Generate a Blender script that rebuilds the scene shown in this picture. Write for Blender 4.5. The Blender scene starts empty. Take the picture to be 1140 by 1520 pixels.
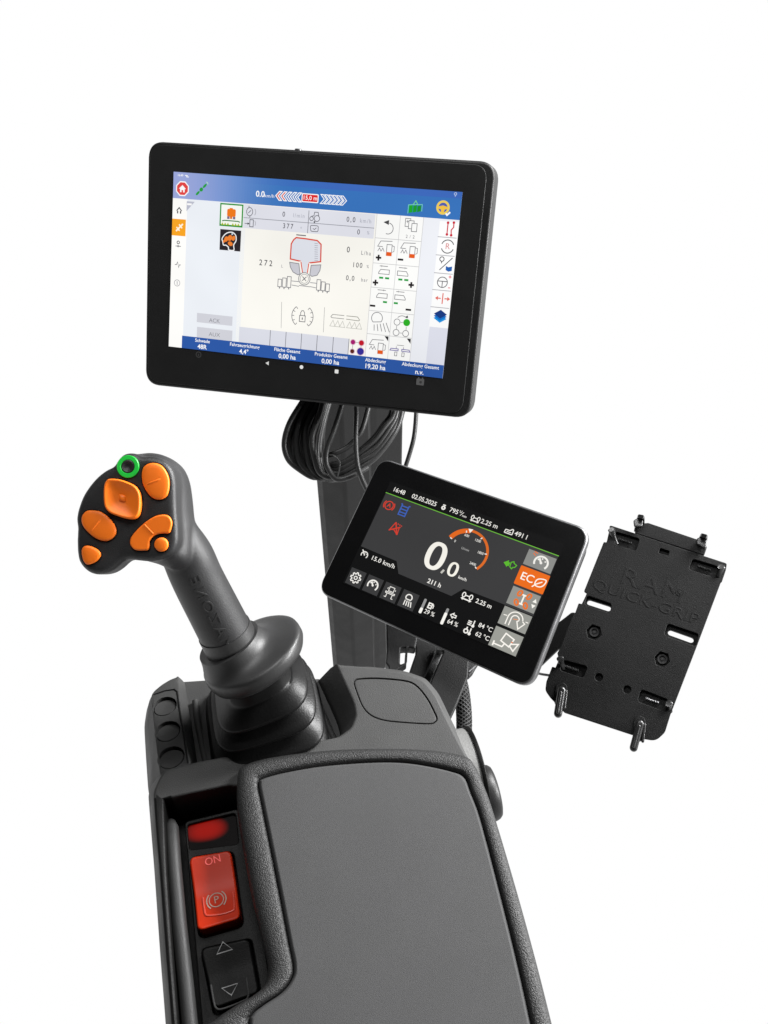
import bpy, bmesh, math, random
import numpy as np
from mathutils import Vector, Matrix
random.seed(4)
scn = bpy.context.scene
COL = scn.collection
# ------------------------------------------------------------------ camera
F = 1400.0; CX, CY = 570.0, 760.0          # focal length and centre of the 1140x1520 photograph
CAM = Vector((0, 0, 0.55))
R3 = Matrix(((0.974397, 0.1757, -0.140285), (-0.224814, 0.753062, -0.61835), (-0.003001, 0.634056, 0.773281)))
cd = bpy.data.cameras.new('camera'); cam = bpy.data.objects.new('camera', cd); COL.objects.link(cam)
cam.matrix_world = Matrix.Translation(CAM) @ R3.normalized().to_4x4()
cd.sensor_fit = 'VERTICAL'; cd.sensor_height = 24.0; cd.lens = 24.0 * F / 1520.0
cd.clip_start = 0.02; cd.clip_end = 50
scn.camera = cam
# sight lines: the outlines below were measured on the photo and laid on planes at real heights and depths
def ray(px, py): return (R3 @ Vector(((px - CX) / F, -(py - CY) / F, -1.0))).normalized()
def Z(px, py, z=0.0):
    d = ray(px, py); return CAM + d * ((z - CAM.z) / d.z)
def Y(px, py, y):
    d = ray(px, py); return CAM + d * ((y - CAM.y) / d.y)
def D(px, py, dist): return CAM + ray(px, py) * dist
def lerp(a, b, t): return a + (b - a) * t

class Frame:
    def __init__(s, o, x, n):
        s.o = Vector(o); s.n = Vector(n).normalized(); x = Vector(x)
        s.x = (x - s.n * x.dot(s.n)).normalized(); s.y = s.n.cross(s.x)
    def uv(s, px, py, h=0.0):
        d = ray(px, py); o = s.o + s.n * h
        w = CAM + d * ((o - CAM).dot(s.n) / d.dot(s.n)) - s.o
        return Vector((w.dot(s.x), w.dot(s.y)))
    def w(s, u, v, h=0.0): return s.o + s.x * u + s.y * v + s.n * h
    def mat(s):
        return Matrix(((s.x.x, s.y.x, s.n.x, s.o.x), (s.x.y, s.y.y, s.n.y, s.o.y), (s.x.z, s.y.z, s.n.z, s.o.z), (0, 0, 0, 1)))

# ------------------------------------------------------------------ materials
def srgb(c):
    return tuple(((v / 255) / 12.92 if v <= 10 else (((v / 255) + 0.055) / 1.055) ** 2.4) for v in c) + (1.0,)
MATS = {}
def mat(name, col=(0.03, 0.03, 0.03), rough=0.5, spec=0.35, metal=0.0, grain=None, emit=None, coat=0.0, mottled=0.12):
    if name in MATS: return MATS[name]
    m = bpy.data.materials.new(name); m.use_nodes = True; nt = m.node_tree; b = nt.nodes['Principled BSDF']
    b.inputs['Base Color'].default_value = (*col[:3], 1); b.inputs['Roughness'].default_value = rough
    b.inputs['Specular IOR Level'].default_value = spec; b.inputs['Metallic'].default_value = metal
    b.inputs['Coat Weight'].default_value = coat
    if emit is not None:
        b.inputs['Emission Color'].default_value = emit; b.inputs['Emission Strength'].default_value = 1.0
    if grain:
        kind, scale, dist = grain
        tc = nt.nodes.new('ShaderNodeTexCoord'); bump = nt.nodes.new('ShaderNodeBump')
        bump.inputs['Distance'].default_value = dist; bump.inputs['Strength'].default_value = 1.0
        if kind == 'leather':
            nz = nt.nodes.new('ShaderNodeTexNoise'); nz.inputs['Scale'].default_value = scale * .35; nz.inputs['Detail'].default_value = 3
            mx = nt.nodes.new('ShaderNodeVectorMath'); mx.operation = 'MULTIPLY_ADD'
            mx.inputs[1].default_value = (.0012,) * 3
            nt.links.new(tc.outputs['Object'], nz.inputs['Vector']); nt.links.new(nz.outputs['Color'], mx.inputs[0]); nt.links.new(tc.outputs['Object'], mx.inputs[2])
            t = nt.nodes.new('ShaderNodeTexVoronoi'); t.feature = 'SMOOTH_F1'; t.inputs['Smoothness'].default_value = .25
            t.inputs['Scale'].default_value = scale; nt.links.new(mx.outputs[0], t.inputs['Vector']); h = t.outputs['Distance']; bump.invert = True
        elif kind == 'braid':
            t = nt.nodes.new('ShaderNodeTexChecker'); t.inputs['Scale'].default_value = scale
            nt.links.new(tc.outputs['UV'], t.inputs['Vector']); h = t.outputs['Fac']
        else:
            t = nt.nodes.new('ShaderNodeTexNoise'); t.inputs['Scale'].default_value = scale; t.inputs['Detail'].default_value = 2
            nt.links.new(tc.outputs['Object'], t.inputs['Vector']); h = t.outputs['Fac']
        nt.links.new(h, bump.inputs['Height']); nt.links.new(bump.outputs['Normal'], b.inputs['Normal'])
        # slight unevenness of tone and gloss, as moulded plastic has
        n2 = nt.nodes.new('ShaderNodeTexNoise'); n2.inputs['Scale'].default_value = 38; n2.inputs['Detail'].default_value = 5
        mr = nt.nodes.new('ShaderNodeMapRange'); mr.inputs[1].default_value = .3; mr.inputs[2].default_value = .7
        mr.inputs[3].default_value = 1 - mottled; mr.inputs[4].default_value = 1 + mottled
        mc = nt.nodes.new('ShaderNodeMix'); mc.data_type = 'RGBA'; mc.blend_type = 'MULTIPLY'; mc.inputs[0].default_value = 1
        mc.inputs[6].default_value = (*col[:3], 1)
        nt.links.new(tc.outputs['Object'], n2.inputs['Vector']); nt.links.new(n2.outputs['Fac'], mr.inputs[0])
        nt.links.new(mr.outputs[0], mc.inputs[7]); nt.links.new(mc.outputs[2], b.inputs['Base Color'])
        m2 = nt.nodes.new('ShaderNodeMath'); m2.operation = 'MULTIPLY'; m2.inputs[1].default_value = rough
        nt.links.new(mr.outputs[0], m2.inputs[0]); nt.links.new(m2.outputs[0], b.inputs['Roughness'])
    MATS[name] = m; return m
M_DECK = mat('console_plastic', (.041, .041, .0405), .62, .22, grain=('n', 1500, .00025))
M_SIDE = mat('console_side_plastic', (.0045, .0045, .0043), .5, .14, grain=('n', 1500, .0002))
M_RIM = mat('armrest_leather', (.0155, .0155, .0155), .5, .35, grain=('leather', 1500, .0003))
M_PAD = mat('armrest_soft_pad', (.049, .049, .0495), .7, .2, grain=('n', 2600, .00018), mottled=.05)
M_GRIP = mat('grip_plastic', (.017, .017, .0175), .47, .4, grain=('n', 1800, .00018))
M_BOOT = mat('rubber_boot', (.006, .006, .006), .4, .24, grain=('n', 900, .00012))
M_COLLAR = mat('collar_plastic', (.021, .021, .021), .4, .4, grain=('n', 1800, .00012))
M_ORANGE = mat('orange_button', (.86, .17, .008), .45, .35, grain=('n', 2500, .0001), mottled=.04)
M_GREEN = mat('green_ring_light', (.01, .25, .03), .4, .3, emit=(.006, .25, .02, 1))
M_BLACK = mat('black_plastic', (.0095, .0095, .0097), .5, .3, grain=('n', 1400, .0002))
M_HOUSE = mat('monitor_housing', (.011, .011, .011), .45, .3, grain=('n', 1400, .00015))
M_GLASS = mat('black_glass', (.0175, .0175, .0175), .34, .16, grain=('n', 2600, .00004), mottled=.06)
M_GLASS2 = mat('terminal_glass', (.0035, .0035, .0037), .3, .12, grain=('n', 2600, .00004), mottled=.06)
M_SILVER = mat('aluminium_edge', (.19, .19, .194), .38, .5, metal=.85, grain=('n', 900, .00005))
M_HOLD = mat('holder_plastic', (.003, .003, .003), .5, .16, grain=('n', 1500, .0003))
M_HOLDG = mat('holder_claw_rubber', (.011, .011, .011), .28, .6, grain=('n', 900, .0001))
M_POST = mat('powder_coated_steel', (.0095, .0095, .0095), .5, .25, grain=('n', 1200, .0002))
M_CABLE = mat('cable_sheath', (.018, .018, .018), .42, .4, grain=('n', 900, .0001))
M_RED = mat('red_switch', (.44, .024, .005), .34, .13, grain=('n', 1800, .00004))
M_MARK = mat('switch_print', (.42, .3, .25), .6, .2)
M_MARKR = mat('switch_print_red', (.8, .16, .14), .6, .2, emit=(.22, .02, .02, 1))
M_GREY = mat('grey_casting', (.14, .14, .137), .5, .3, grain=('n', 700, .0002))
M_DARKGAP = mat('dark_gap_fill', (.006, .006, .006), .7, .1)  # near-black, for the lid gap, strip seam, button gaps and hose core
def emit_mat(c):
    n = 'screen_%d_%d_%d' % c
    if n in MATS: return MATS[n]
    m = mat(n, (0.004, 0.004, 0.004), .35, .08, emit=srgb(c)); nt = m.node_tree
    tc = nt.nodes.new('ShaderNodeTexCoord'); nz = nt.nodes.new('ShaderNodeTexNoise'); nz.inputs['Scale'].default_value = 9; nz.inputs['Detail'].default_value = 2
    mr = nt.nodes.new('ShaderNodeMapRange'); mr.inputs[1].default_value = .3; mr.inputs[2].default_value = .7; mr.inputs[3].default_value = .90; mr.inputs[4].default_value = 1.03
    nt.links.new(tc.outputs['Object'], nz.inputs['Vector']); nt.links.new(nz.outputs['Fac'], mr.inputs[0]); nt.links.new(mr.outputs[0], nt.nodes['Principled BSDF'].inputs['Emission Strength'])
    return m

# ------------------------------------------------------------------ object helpers
def thing(name, label, cat, loc, group=None):
    o = bpy.data.objects.new(name, None); o.empty_display_size = .02; COL.objects.link(o); o.location = loc
    o['label'] = label; o['category'] = cat
    if group: o['group'] = group
    return o
def origin(p):
    v = Vector((0, 0, 0))
    while p is not None: v += p.location; p = p.parent
    return v
def link(name, me, mats, parent=None, smooth=35, label=None):
    if not isinstance(mats, (list, tuple)): mats = [mats]
    if not me.materials:
        for m in mats: me.materials.append(m)
    if parent is not None: me.transform(Matrix.Translation(-origin(parent)))
    if smooth is not None:
        me.polygons.foreach_set('use_smooth', [True] * len(me.polygons))
        me.set_sharp_from_angle(angle=math.radians(smooth))
    me.update()
    o = bpy.data.objects.new(name, me); COL.objects.link(o); o.parent = parent; me.name = name
    if label: o['label'] = label
    if smooth is not None and smooth < 180:
        wn = o.modifiers.new('even_normals', 'WEIGHTED_NORMAL'); wn.keep_sharp = True; wn.weight = 60
    return o
def mesh(name, verts, faces, mats, parent=None, smooth=35, label=None, fix=True):
    me = bpy.data.meshes.new(name); me.from_pydata([tuple(v) for v in verts], [], faces)
    if fix:
        bm = bmesh.new(); bm.from_mesh(me); bmesh.ops.remove_doubles(bm, verts=bm.verts, dist=1e-6)
        bmesh.ops.recalc_face_normals(bm, faces=bm.faces); bm.to_mesh(me); bm.free()
    return link(name, me, mats, parent, smooth, label)
def crom(pts, n=6, closed=True):
    out = []; m = len(pts); rng = range(m if closed else m - 1)
    for i in rng:
        g = (lambda k: pts[k % m]) if closed else (lambda k: pts[min(max(k, 0), m - 1)])
        a, b, c, d = g(i - 1), g(i), g(i + 1), g(i + 2)
        for k in range(n):
            t = k / n
            out.append(.5 * ((2 * b) + (c - a) * t + (2 * a - 5 * b + 4 * c - d) * t * t + (3 * b - a - 3 * c + d) * t ** 3))
    if not closed: out.append(pts[-1])
    return out
def rounded(pts, r, n=6):
    out = []; m = len(pts)
    for i in range(m):
        p = pts[i]; rr = r[i] if isinstance(r, (list, tuple)) else r
        a = pts[i - 1] - p; b = pts[(i + 1) % m] - p
        if rr <= 0: out.append(p.copy()); continue
        la, lb = a.length, b.length; a = a / la; b = b / lb
        ang = math.acos(max(-1, min(1, a.dot(b)))); t = min(rr / math.tan(ang / 2), la * .49, lb * .49)
        p0 = p + a * t; p1 = p + b * t
        for k in range(n + 1):
            s = k / n; out.append(p0 * (1 - s) ** 2 + p * 2 * s * (1 - s) * .92 + p1 * s * s + (p0 + p1) * .5 * 2 * s * (1 - s) * .08)
    return out
def circle2(c, r, n=32, ry=None, rot=0):
    ry = r if ry is None else ry; o = []
    for k in range(n):
        a = 2 * math.pi * k / n; x, y = r * math.cos(a), ry * math.sin(a)
        o.append(Vector((c[0] + x * math.cos(rot) - y * math.sin(rot), c[1] + x * math.sin(rot) + y * math.cos(rot))))
    return o
def slab_mesh(fr, outer, holes, h0, h1, bevel=.001, res=3):
    """a plate cut to an outline (with holes), its faces at heights h0 and h1 over the frame, edges rounded"""
    cu = bpy.data.curves.new('slab', 'CURVE'); cu.dimensions = '2D'; cu.fill_mode = 'BOTH'
    for lp in [outer] + list(holes):
        sp = cu.splines.new('POLY'); sp.points.add(len(lp) - 1); sp.use_cyclic_u = True
        for q, p in zip(sp.points, lp): q.co = (p[0], p[1], 0, 1)
    bevel = min(bevel, (h1 - h0) * .49)
    cu.extrude = (h1 - h0) / 2 - bevel; cu.bevel_depth = bevel; cu.bevel_resolution = res; cu.offset = -bevel
    ob = bpy.data.objects.new('slab', cu); me = bpy.data.meshes.new_from_object(ob)
    bpy.data.objects.remove(ob); bpy.data.curves.remove(cu)
    bm = bmesh.new(); bm.from_mesh(me); bmesh.ops.remove_doubles(bm, verts=bm.verts, dist=2e-6); bmesh.ops.recalc_face_normals(bm, faces=bm.faces)
    bm.to_mesh(me); bm.free(); me.materials.clear()
    me.transform(fr.mat() @ Matrix.Translation((0, 0, (h0 + h1) / 2)))
    return me
def slab(name, fr, outer, holes, h0, h1, m, parent, bevel=.001, label=None, res=3):
    return link(name, slab_mesh(fr, outer, holes, h0, h1, bevel, res), m, parent, 40, label)
def strips(loops, closed=True, cap0=False, cap1=False):
    n = len(loops[0]); V = [v for l in loops for v in l]; Fc = []
    for j in range(len(loops) - 1):
        for i in range(n if closed else n - 1):
            k = (i + 1) % n; Fc.append((j * n + i, j * n + k, (j + 1) * n + k, (j + 1) * n + i))
    if cap0: Fc.append(tuple(reversed(range(n))))
    if cap1: Fc.append(tuple(range((len(loops) - 1) * n, len(loops) * n)))
    return V, Fc
def loft(name, loops, m, parent, cap0=False, cap1=False, smooth=50, label=None):
    V, Fc = strips(loops, True, cap0, cap1); return mesh(name, V, Fc, m, parent, smooth, label)
def sheet(name, outers, holes, m, parent, smooth=40):
    """a flat top inside outers[0] minus holes[k][0]; every boundary goes on down through its further loops"""
    bm = bmesh.new(); es = []
    for lps in [outers] + holes:
        prev = None
        for j, lp in enumerate(lps):
            vs = [bm.verts.new(p) for p in lp]; n = len(vs)
            if j == 0: es += [bm.edges.new((vs[i], vs[(i + 1) % n])) for i in range(n)]
            else:
                for i in range(n): bm.faces.new((prev[i], prev[(i + 1) % n], vs[(i + 1) % n], vs[i]))
            prev = vs
    bmesh.ops.triangle_fill(bm, use_beauty=True, use_dissolve=False, edges=es)
    bmesh.ops.recalc_face_normals(bm, faces=bm.faces)
    me = bpy.data.meshes.new(name); bm.to_mesh(me); bm.free()
    return link(name, me, m, parent, smooth)
def tube_mb(path, r, n=10, cap=True, uvs=False):
    loops = []; up = None
    for i, p in enumerate(path):
        t = (path[min(i + 1, len(path) - 1)] - path[max(i - 1, 0)]).normalized()
        if up is None:
            up = Vector((0, 0, 1)) if abs(t.z) < .9 else Vector((1, 0, 0))
        x = (up - t * up.dot(t)).normalized(); y = t.cross(x); up = x
        rr = r(i / (len(path) - 1)) if callable(r) else r
        loops.append([p + x * rr * math.cos(2 * math.pi * k / n) + y * rr * math.sin(2 * math.pi * k / n) for k in range(n)])
    return strips(loops, True, cap, cap)
def tube(name, path, r, m, parent, n=10, label=None):
    V, Fc = tube_mb(path, r, n); return mesh(name, V, Fc, m, parent, 50, label)
def join(parts):
    V = []; Fc = []
    for v, f in parts:
        b = len(V); V += v; Fc += [tuple(i + b for i in q) for q in f]
    return V, Fc
def lathe(name, fr, prof, m, parent, n=64, sm=35, off=None, cap=True):
    loops = []
    for i, (r, h) in enumerate(prof):
        ox, oy = off(i) if off else (0, 0)
        loops.append([fr.w(ox + r * math.cos(2 * math.pi * k / n), oy + r * math.sin(2 * math.pi * k / n), h) for k in range(n)])
    return loft(name, loops, m, parent, cap, cap, sm)
def text_mesh(s, size, depth=0.0, bevel=0.0, bold=0.0, align='CENTER', spacing=1.0, mono=False):
    cu = bpy.data.curves.new('txt', 'FONT'); cu.body = s; cu.size = size; cu.align_x = align; cu.align_y = 'CENTER'
    cu.extrude = depth; cu.bevel_depth = bevel; cu.bevel_resolution = 1; cu.offset = bold; cu.space_character = spacing; cu.resolution_u = 4
    ob = bpy.data.objects.new('txt', cu); me = bpy.data.meshes.new_from_object(ob)
    V = [v.co.copy() for v in me.vertices]; Fc = [tuple(p.vertices) for p in me.polygons]
    bpy.data.objects.remove(ob); bpy.data.curves.remove(cu); bpy.data.meshes.remove(me)
    return V, Fc

# ------------------------------------------------------------------ screen pictures
class UI:
    """flat pictures on a screen plane, drawn in screen units (u right, v down)"""
    def __init__(s, fr, quad, W, H, h):
        s.fr = fr; s.W = W; s.H = H; s.h = h
        dst = [fr.uv(*q) for q in quad]; src = [(0, 0), (W, 0), (W, H), (0, H)]
        A = []; b = []
        for (x, y), (u, v) in zip(src, dst):
            A.append([x, y, 1, 0, 0, 0, -u * x, -u * y]); b.append(u)
            A.append([0, 0, 0, x, y, 1, -v * x, -v * y]); b.append(v)
        hm = np.linalg.solve(np.array(A), np.array(b)); s.Hm = np.append(hm, 1).reshape(3, 3); s.Hi = np.linalg.inv(s.Hm)
        s.begin()
    def begin(s): s.V = []; s.F = []; s.MI = []; s.ML = []
    def p(s, px, py):
        u = s.fr.uv(px, py); q = s.Hi @ np.array([u.x, u.y, 1]); return Vector((q[0] / q[2], q[1] / q[2]))
    def w(s, u, v, layer):
        q = s.Hm @ np.array([u, v, 1]); return s.fr.w(q[0] / q[2], q[1] / q[2], s.h + .00006 * layer)
    def mi(s, c):
        m = emit_mat(tuple(int(v) for v in c))
        if m not in s.ML: s.ML.append(m)
        return s.ML.index(m)
    def poly(s, pts, c, l=1):
        b = len(s.V); s.V += [s.w(q[0], q[1], l) for q in pts]
        a = sum(pts[i][0] * pts[(i + 1) % len(pts)][1] - pts[(i + 1) % len(pts)][0] * pts[i][1] for i in range(len(pts)))
        idx = tuple(range(b, b + len(pts))); s.F.append(idx if a < 0 else tuple(reversed(idx))); s.MI.append(s.mi(c))
    def rect(s, a, b, c, l=1, r=0):
        q = [Vector((a[0], a[1])), Vector((b[0], a[1])), Vector((b[0], b[1])), Vector((a[0], b[1]))]
        s.poly(rounded(q, r, 4) if r else q, c, l)
    def frame(s, a, b, w, c, l=1, r=0):
        q = [Vector((a[0], a[1])), Vector((b[0], a[1])), Vector((b[0], b[1])), Vector((a[0], b[1]))]
        s.line(rounded(q, r, 4) if r else q, w, c, l, True)
    def line(s, pts, w, c, l=2, closed=False):
        w = w * 1.14
        pts = [Vector((q[0], q[1])) for q in pts]; n = len(pts); L = []; Rr = []
        for i in range(n):
            a = pts[i - 1] if (i > 0 or closed) else None; b = pts[(i + 1) % n] if (i < n - 1 or closed) else None
            d1 = (pts[i] - a).normalized() if a is not None else None; d2 = (b - pts[i]).normalized() if b is not None else None
            if d1 is None: d1 = d2
            if d2 is None: d2 = d1
            t = (d1 + d2); t = t.normalized() if t.length > 1e-6 else d1
            nrm = Vector((-t.y, t.x)); k = max(.45, abs(nrm.dot(Vector((-d1.y, d1.x))))); L.append(pts[i] + nrm * w / 2 / k); Rr.append(pts[i] - nrm * w / 2 / k)
        for i in range(n if closed else n - 1):
            j = (i + 1) % n; s.poly([L[i], L[j], Rr[j], Rr[i]], c, l)
    def disc(s, c0, r, c, l=2, ry=None, rot=0, n=24): s.poly(circle2(c0, r, n, ry, rot), c, l)
    def ring(s, c0, r, w, c, l=2, ry=None, n=28, rot=0): s.line(circle2(c0, r, n, ry, rot), w, c, l, True)
    def arc(s, c0, r, a0, a1, w, c, l=2, n=24):
        s.line([(c0[0] + r * math.cos(math.radians(lerp(a0, a1, k / n))), c0[1] + r * math.sin(math.radians(lerp(a0, a1, k / n)))) for k in range(n + 1)], w, c, l)
    def text(s, t, at, cap, c, l=3, bold=0.0, align='CENTER', sx=1.0, shear=0.0, spacing=1.0):
        V, Fc = text_mesh(t, cap / .72, 0, 0, bold * cap, align, spacing); b = len(s.V)
        s.V += [s.w(at[0] + (v.x + v.y * shear) * sx, at[1] - v.y, l) for v in V]; k = s.mi(c)
        for f in Fc: s.F.append(tuple(i + b for i in f)); s.MI.append(k)
    def done(s, name, parent):
        me = bpy.data.meshes.new(name); me.from_pydata([tuple(v) for v in s.V], [], s.F)
        for m in s.ML: me.materials.append(m)
        me.polygons.foreach_set('material_index', s.MI)
        o = link(name, me, s.ML, parent, None); s.begin(); return o

# ================================================================== ARMREST CONSOLE
con = thing('armrest_console', 'grey armrest console with padded rest, red parking brake switch and joystick well', 'armrest console', (0.01, .18, -.25))
ZD = -.012
top = [(497, 985), (548, 989), (600, 997), (630, 1008), (648, 1030), (668, 1072), (685, 1105), (704, 1140), (740, 1262), (785, 1420), (850, 1660),
       (262, 1660), (253, 1520), (245, 1420), (235, 1290), (228, 1205), (226, 1175), (236, 1152), (245, 1141), (300, 1128), (400, 1110), (475, 1098), (502, 1093), (520, 1080), (527, 1062), (524, 1044)]
bot = [(472, 1011, -.036), (548, 989, -.036), (601, 996, -.036), (632, 1007, -.036), (651, 1029, -.036), (671, 1071, -.036), (688, 1104, -.036), (706, 1140, -.036), (742, 1262, -.036), (787, 1420, -.036), (852, 1660, -.036),
       (254, 1660, -.036), (246, 1520, -.036), (238, 1420, -.036), (229, 1290, -.036), (222, 1205, -.036), (220, 1178, -.036), (232, 1152, -.036), (250, 1150, -.036), (305, 1140, -.036), (405, 1122, -.036), (470, 1112, -.036), (492, 1106, -.036), (502, 1098, -.036), (505, 1090, -.036), (499, 1070, -.036)]
def dens(pts, n=4, corners=()):
    return crom([Vector(p) for p in pts], n)
def hsplit(pts, n=5, sharp=()):
    """closed loop: straight pieces, corners kept but slightly rounded"""
    out = []; m = len(pts)
    for i in range(m):
        for k in range(n): out.append(lerp(pts[i], pts[(i + 1) % m], k / n))
    for _ in range(2): out = [out[i] if (i // n * n == i and (i // n) in sharp) else (out[i - 1] + out[i] * 2 + out[(i + 1) % len(out)]) / 4 for i in range(len(out))]
    return out
tl = hsplit([Z(x, y, ZD) for x, y in top], 6, (0,)); bl = hsplit([Z(x, y, z) for x, y, z in bot], 6, (0,))
def inset(lp, d, dz):
    n = len(lp); area = sum(lp[i].x * lp[(i + 1) % n].y - lp[(i + 1) % n].x * lp[i].y for i in range(n)); sg = 1 if area > 0 else -1; out = []
    for i in range(n):
        t = (lp[(i + 1) % n] - lp[i - 1]); t = Vector((t.x, t.y, 0)).normalized(); out.append(lp[i] + Vector((-t.y, t.x, 0)) * d * sg + Vector((0, 0, dz)))
    return out
def roundover(lp, r, k=4):
    return [inset(lp, r * (1 - math.sin(a)), -r * (1 - math.cos(a))) for a in [math.pi / 2 * j / k for j in range(k + 1)]]
tray_t = hsplit([Z(x, y, ZD) for x, y in [(243, 1186), (300, 1174), (352, 1163), (400, 1200), (420, 1320), (445, 1440), (440, 1520), (440, 1660), (275, 1660), (264, 1520), (256, 1420), (247, 1290)]], 5, (0, 1))
tray_b = [Vector((p.x, p.y, -.046)) for p in inset(tray_t, -.0006 * -1 * 0, 0)]
lid_px = [(524, 1014), (526, 1009), (533, 1006.5), (560, 1005.5), (600, 1009), (618, 1016), (634, 1034), (646, 1056), (650, 1067), (646, 1073), (636, 1075.5), (600, 1073.5), (569, 1070), (549, 1062), (537, 1049), (529, 1030)]
lid = crom([Z(x, y, ZD) for x, y in lid_px], 5)
lid_h = [lid, inset(lid, .0004, -.0006), inset(lid, .0004, -.004)]
outs = roundover(tl, .0022) + [[lerp(a, b, .25) + Vector((0, 0, 0)) for a, b in zip(tl, bl)], [lerp(a, b, .8) for a, b in zip(tl, bl)], bl, [Vector((p.x * .97, p.y, -.25)) for p in bl]]
hole_tr = [inset(tray_t, -.0015, 0), inset(tray_t, -.0005, -.0006), inset(tray_t, 0, -.0018), tray_b]
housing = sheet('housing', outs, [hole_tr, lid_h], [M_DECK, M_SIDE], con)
def pixel(w):
    c = R3.transposed() @ (w - CAM); return CX + F * c.x / -c.z, CY - F * c.y / -c.z
oc = origin(con); xl = Z(250, 1300, ZD).x
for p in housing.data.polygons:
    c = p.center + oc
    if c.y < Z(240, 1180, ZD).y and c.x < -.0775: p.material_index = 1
sheet('storage_lid', [inset(lid, .0018, -.0001), inset(lid, .0012, -.0003), inset(lid, .0009, -.0010), inset(lid, .0009, -.004)], [], M_DECK, con)
mesh('lid_gap', inset(lid, -.0002, -.0028), [tuple(range(len(lid)))], M_DARKGAP, con)
# joystick well floor
wf = [(262, 1013, -.036), (315, 1009.5, -.036), (474, 1008, -.036), (500, 1060, -.036), (512, 1105, -.036), (470, 1125, -.036), (280, 1150, -.036)]
fl = [Z(x, y, z) for x, y, z in wf]
loft('well_floor', [fl, [p + Vector((0, .001, -.004)) for p in fl], [p + Vector((0, 0, -.2)) for p in fl]], M_DECK, con, True, False)
FZ = Frame((0, 0, 0), (1, 0, 0), (0, 0, 1))
def zq(pts, z): return [Vector(Z(x, y, z).xy) for x, y in pts]
o1 = rounded(zq([(297, 1062), (318, 1020), (468, 1015), (500, 1105), (306, 1146)], -.033), [.012, .03, .012, .01, .01], 8)
i1 = rounded(zq([(310, 1064), (326, 1030), (462, 1024), (489, 1100), (318, 1138)], -.033), [.01, .025, .01, .008, .008], 8)
slab('well_frame', FZ, o1, [i1], -.0365, -.0325, M_DECK, con, .0012)
i2 = rounded(zq([(316, 1066), (330, 1036), (459, 1028), (484, 1098), (324, 1134)], -.035), [.01, .02, .01, .008, .008], 8)
slab('well_frame', FZ, [lerp(a, b, .3) for a, b in zip(i1, i2)], [i2], -.0368, -.0345, M_BOOT, con, .0008)
tube('well_ridge', [Z(x, y, -.034) for x, y in [(468, 1036), (480, 1062), (492, 1090), (499, 1104)]], .0024, M_DECK, con, 12)
tube('well_ridge', [Z(x, y, -.034) for x, y in [(290, 1040), (293, 1070), (301, 1110), (310, 1150)]], .0022, M_DECK, con, 12)
# button strip on the left, sloping away
st = [(265, 1003, -.030), (252, 1008, -.030), (240, 1016, -.0300), (229, 1026, -.0298), (224, 1033, -.029), (226, 1060, -.0255), (231, 1105, -.0195), (237, 1156, -.0127), (262, 1147, -.0127), (284, 1139, -.0127), (273, 1080, -.0205), (267, 1030, -.027)]
sb = [(276, 1016, -.037), (258, 1010, -.045), (240, 1019, -.05), (226, 1033, -.05), (218, 1052, -.05), (214, 1078, -.05), (217, 1130, -.05), (221, 1187, -.05), (262, 1165, -.037), (296, 1150, -.037), (286, 1080, -.037), (278, 1030, -.037)]
S0 = hsplit([Z(*p) for p in st], 6, (0,)); S1 = hsplit([Z(*p) for p in sb], 6, (0,))
pa, pb, pc = Z(252, 1008, -.03), Z(237, 1156, -.0127), Z(284, 1139, -.0127)
FS = Frame(pb, pc - pb, (pc - pb).cross(pa - pb))
if FS.n.z < 0: FS = Frame(pb, pc - pb, -FS.n)
S0 = [FS.w(*FS.uv_w(p)) if hasattr(FS, 'uv_w') else p - FS.n * (p - FS.o).dot(FS.n) for p in S0]
def insetF(lp, fr, d, dh):
    n = len(lp); q = [Vector(((p - fr.o).dot(fr.x), (p - fr.o).dot(fr.y))) for p in lp]; ar = sum(q[i].x * q[(i + 1) % n].y - q[(i + 1) % n].x * q[i].y for i in range(n)); sg = 1 if ar > 0 else -1
    out = []
    for i in range(n):
        t = (q[(i + 1) % n] - q[i - 1]).normalized(); v = q[i] + Vector((-t.y, t.x)) * d * sg; out.append(fr.w(v.x, v.y, dh))
    return out
discs = [((244.4, 1048.4), .0076), ((248.7, 1085.5), .0079), ((253.8, 1124.5), .0082)]
hl = []
for (c, r) in discs:
    cc = FS.uv(*c); ring_ = [FS.w(p.x, p.y) for p in circle2(cc, r + .0006, 40)]
    hl.append([ring_, insetF(ring_, FS, .0002, -.0004), insetF(ring_, FS, .0003, -.006)])
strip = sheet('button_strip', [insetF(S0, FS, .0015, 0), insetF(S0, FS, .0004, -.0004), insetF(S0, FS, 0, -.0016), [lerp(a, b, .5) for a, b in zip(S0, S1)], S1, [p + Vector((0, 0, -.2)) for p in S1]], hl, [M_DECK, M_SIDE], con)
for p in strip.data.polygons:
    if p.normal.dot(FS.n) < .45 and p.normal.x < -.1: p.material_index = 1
for (c, r) in discs:
    cc = FS.uv(*c); n2 = (FS.n + FS.y * .13).normalized(); fb = Frame(FS.w(cc.x, cc.y, -.0012), FS.x, n2)
    lathe('blank_button', fb, [(r * .98, -.004), (r * .98, -.0008), (r * .93, -.0001), (r * .5, -.0004), (.0001, -.0006)], M_DECK, con, 40, 60)
# seam line round the strip insert
sm = [(229, 1031), (245, 1025.5), (259, 1023.5), (263, 1027), (267.5, 1060), (273, 1095), (279, 1133)]
tube('strip_seam', [FS.w(*FS.uv(x, y), .0) for x, y in sm], .0006, M_DARKGAP, con, 6)
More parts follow.
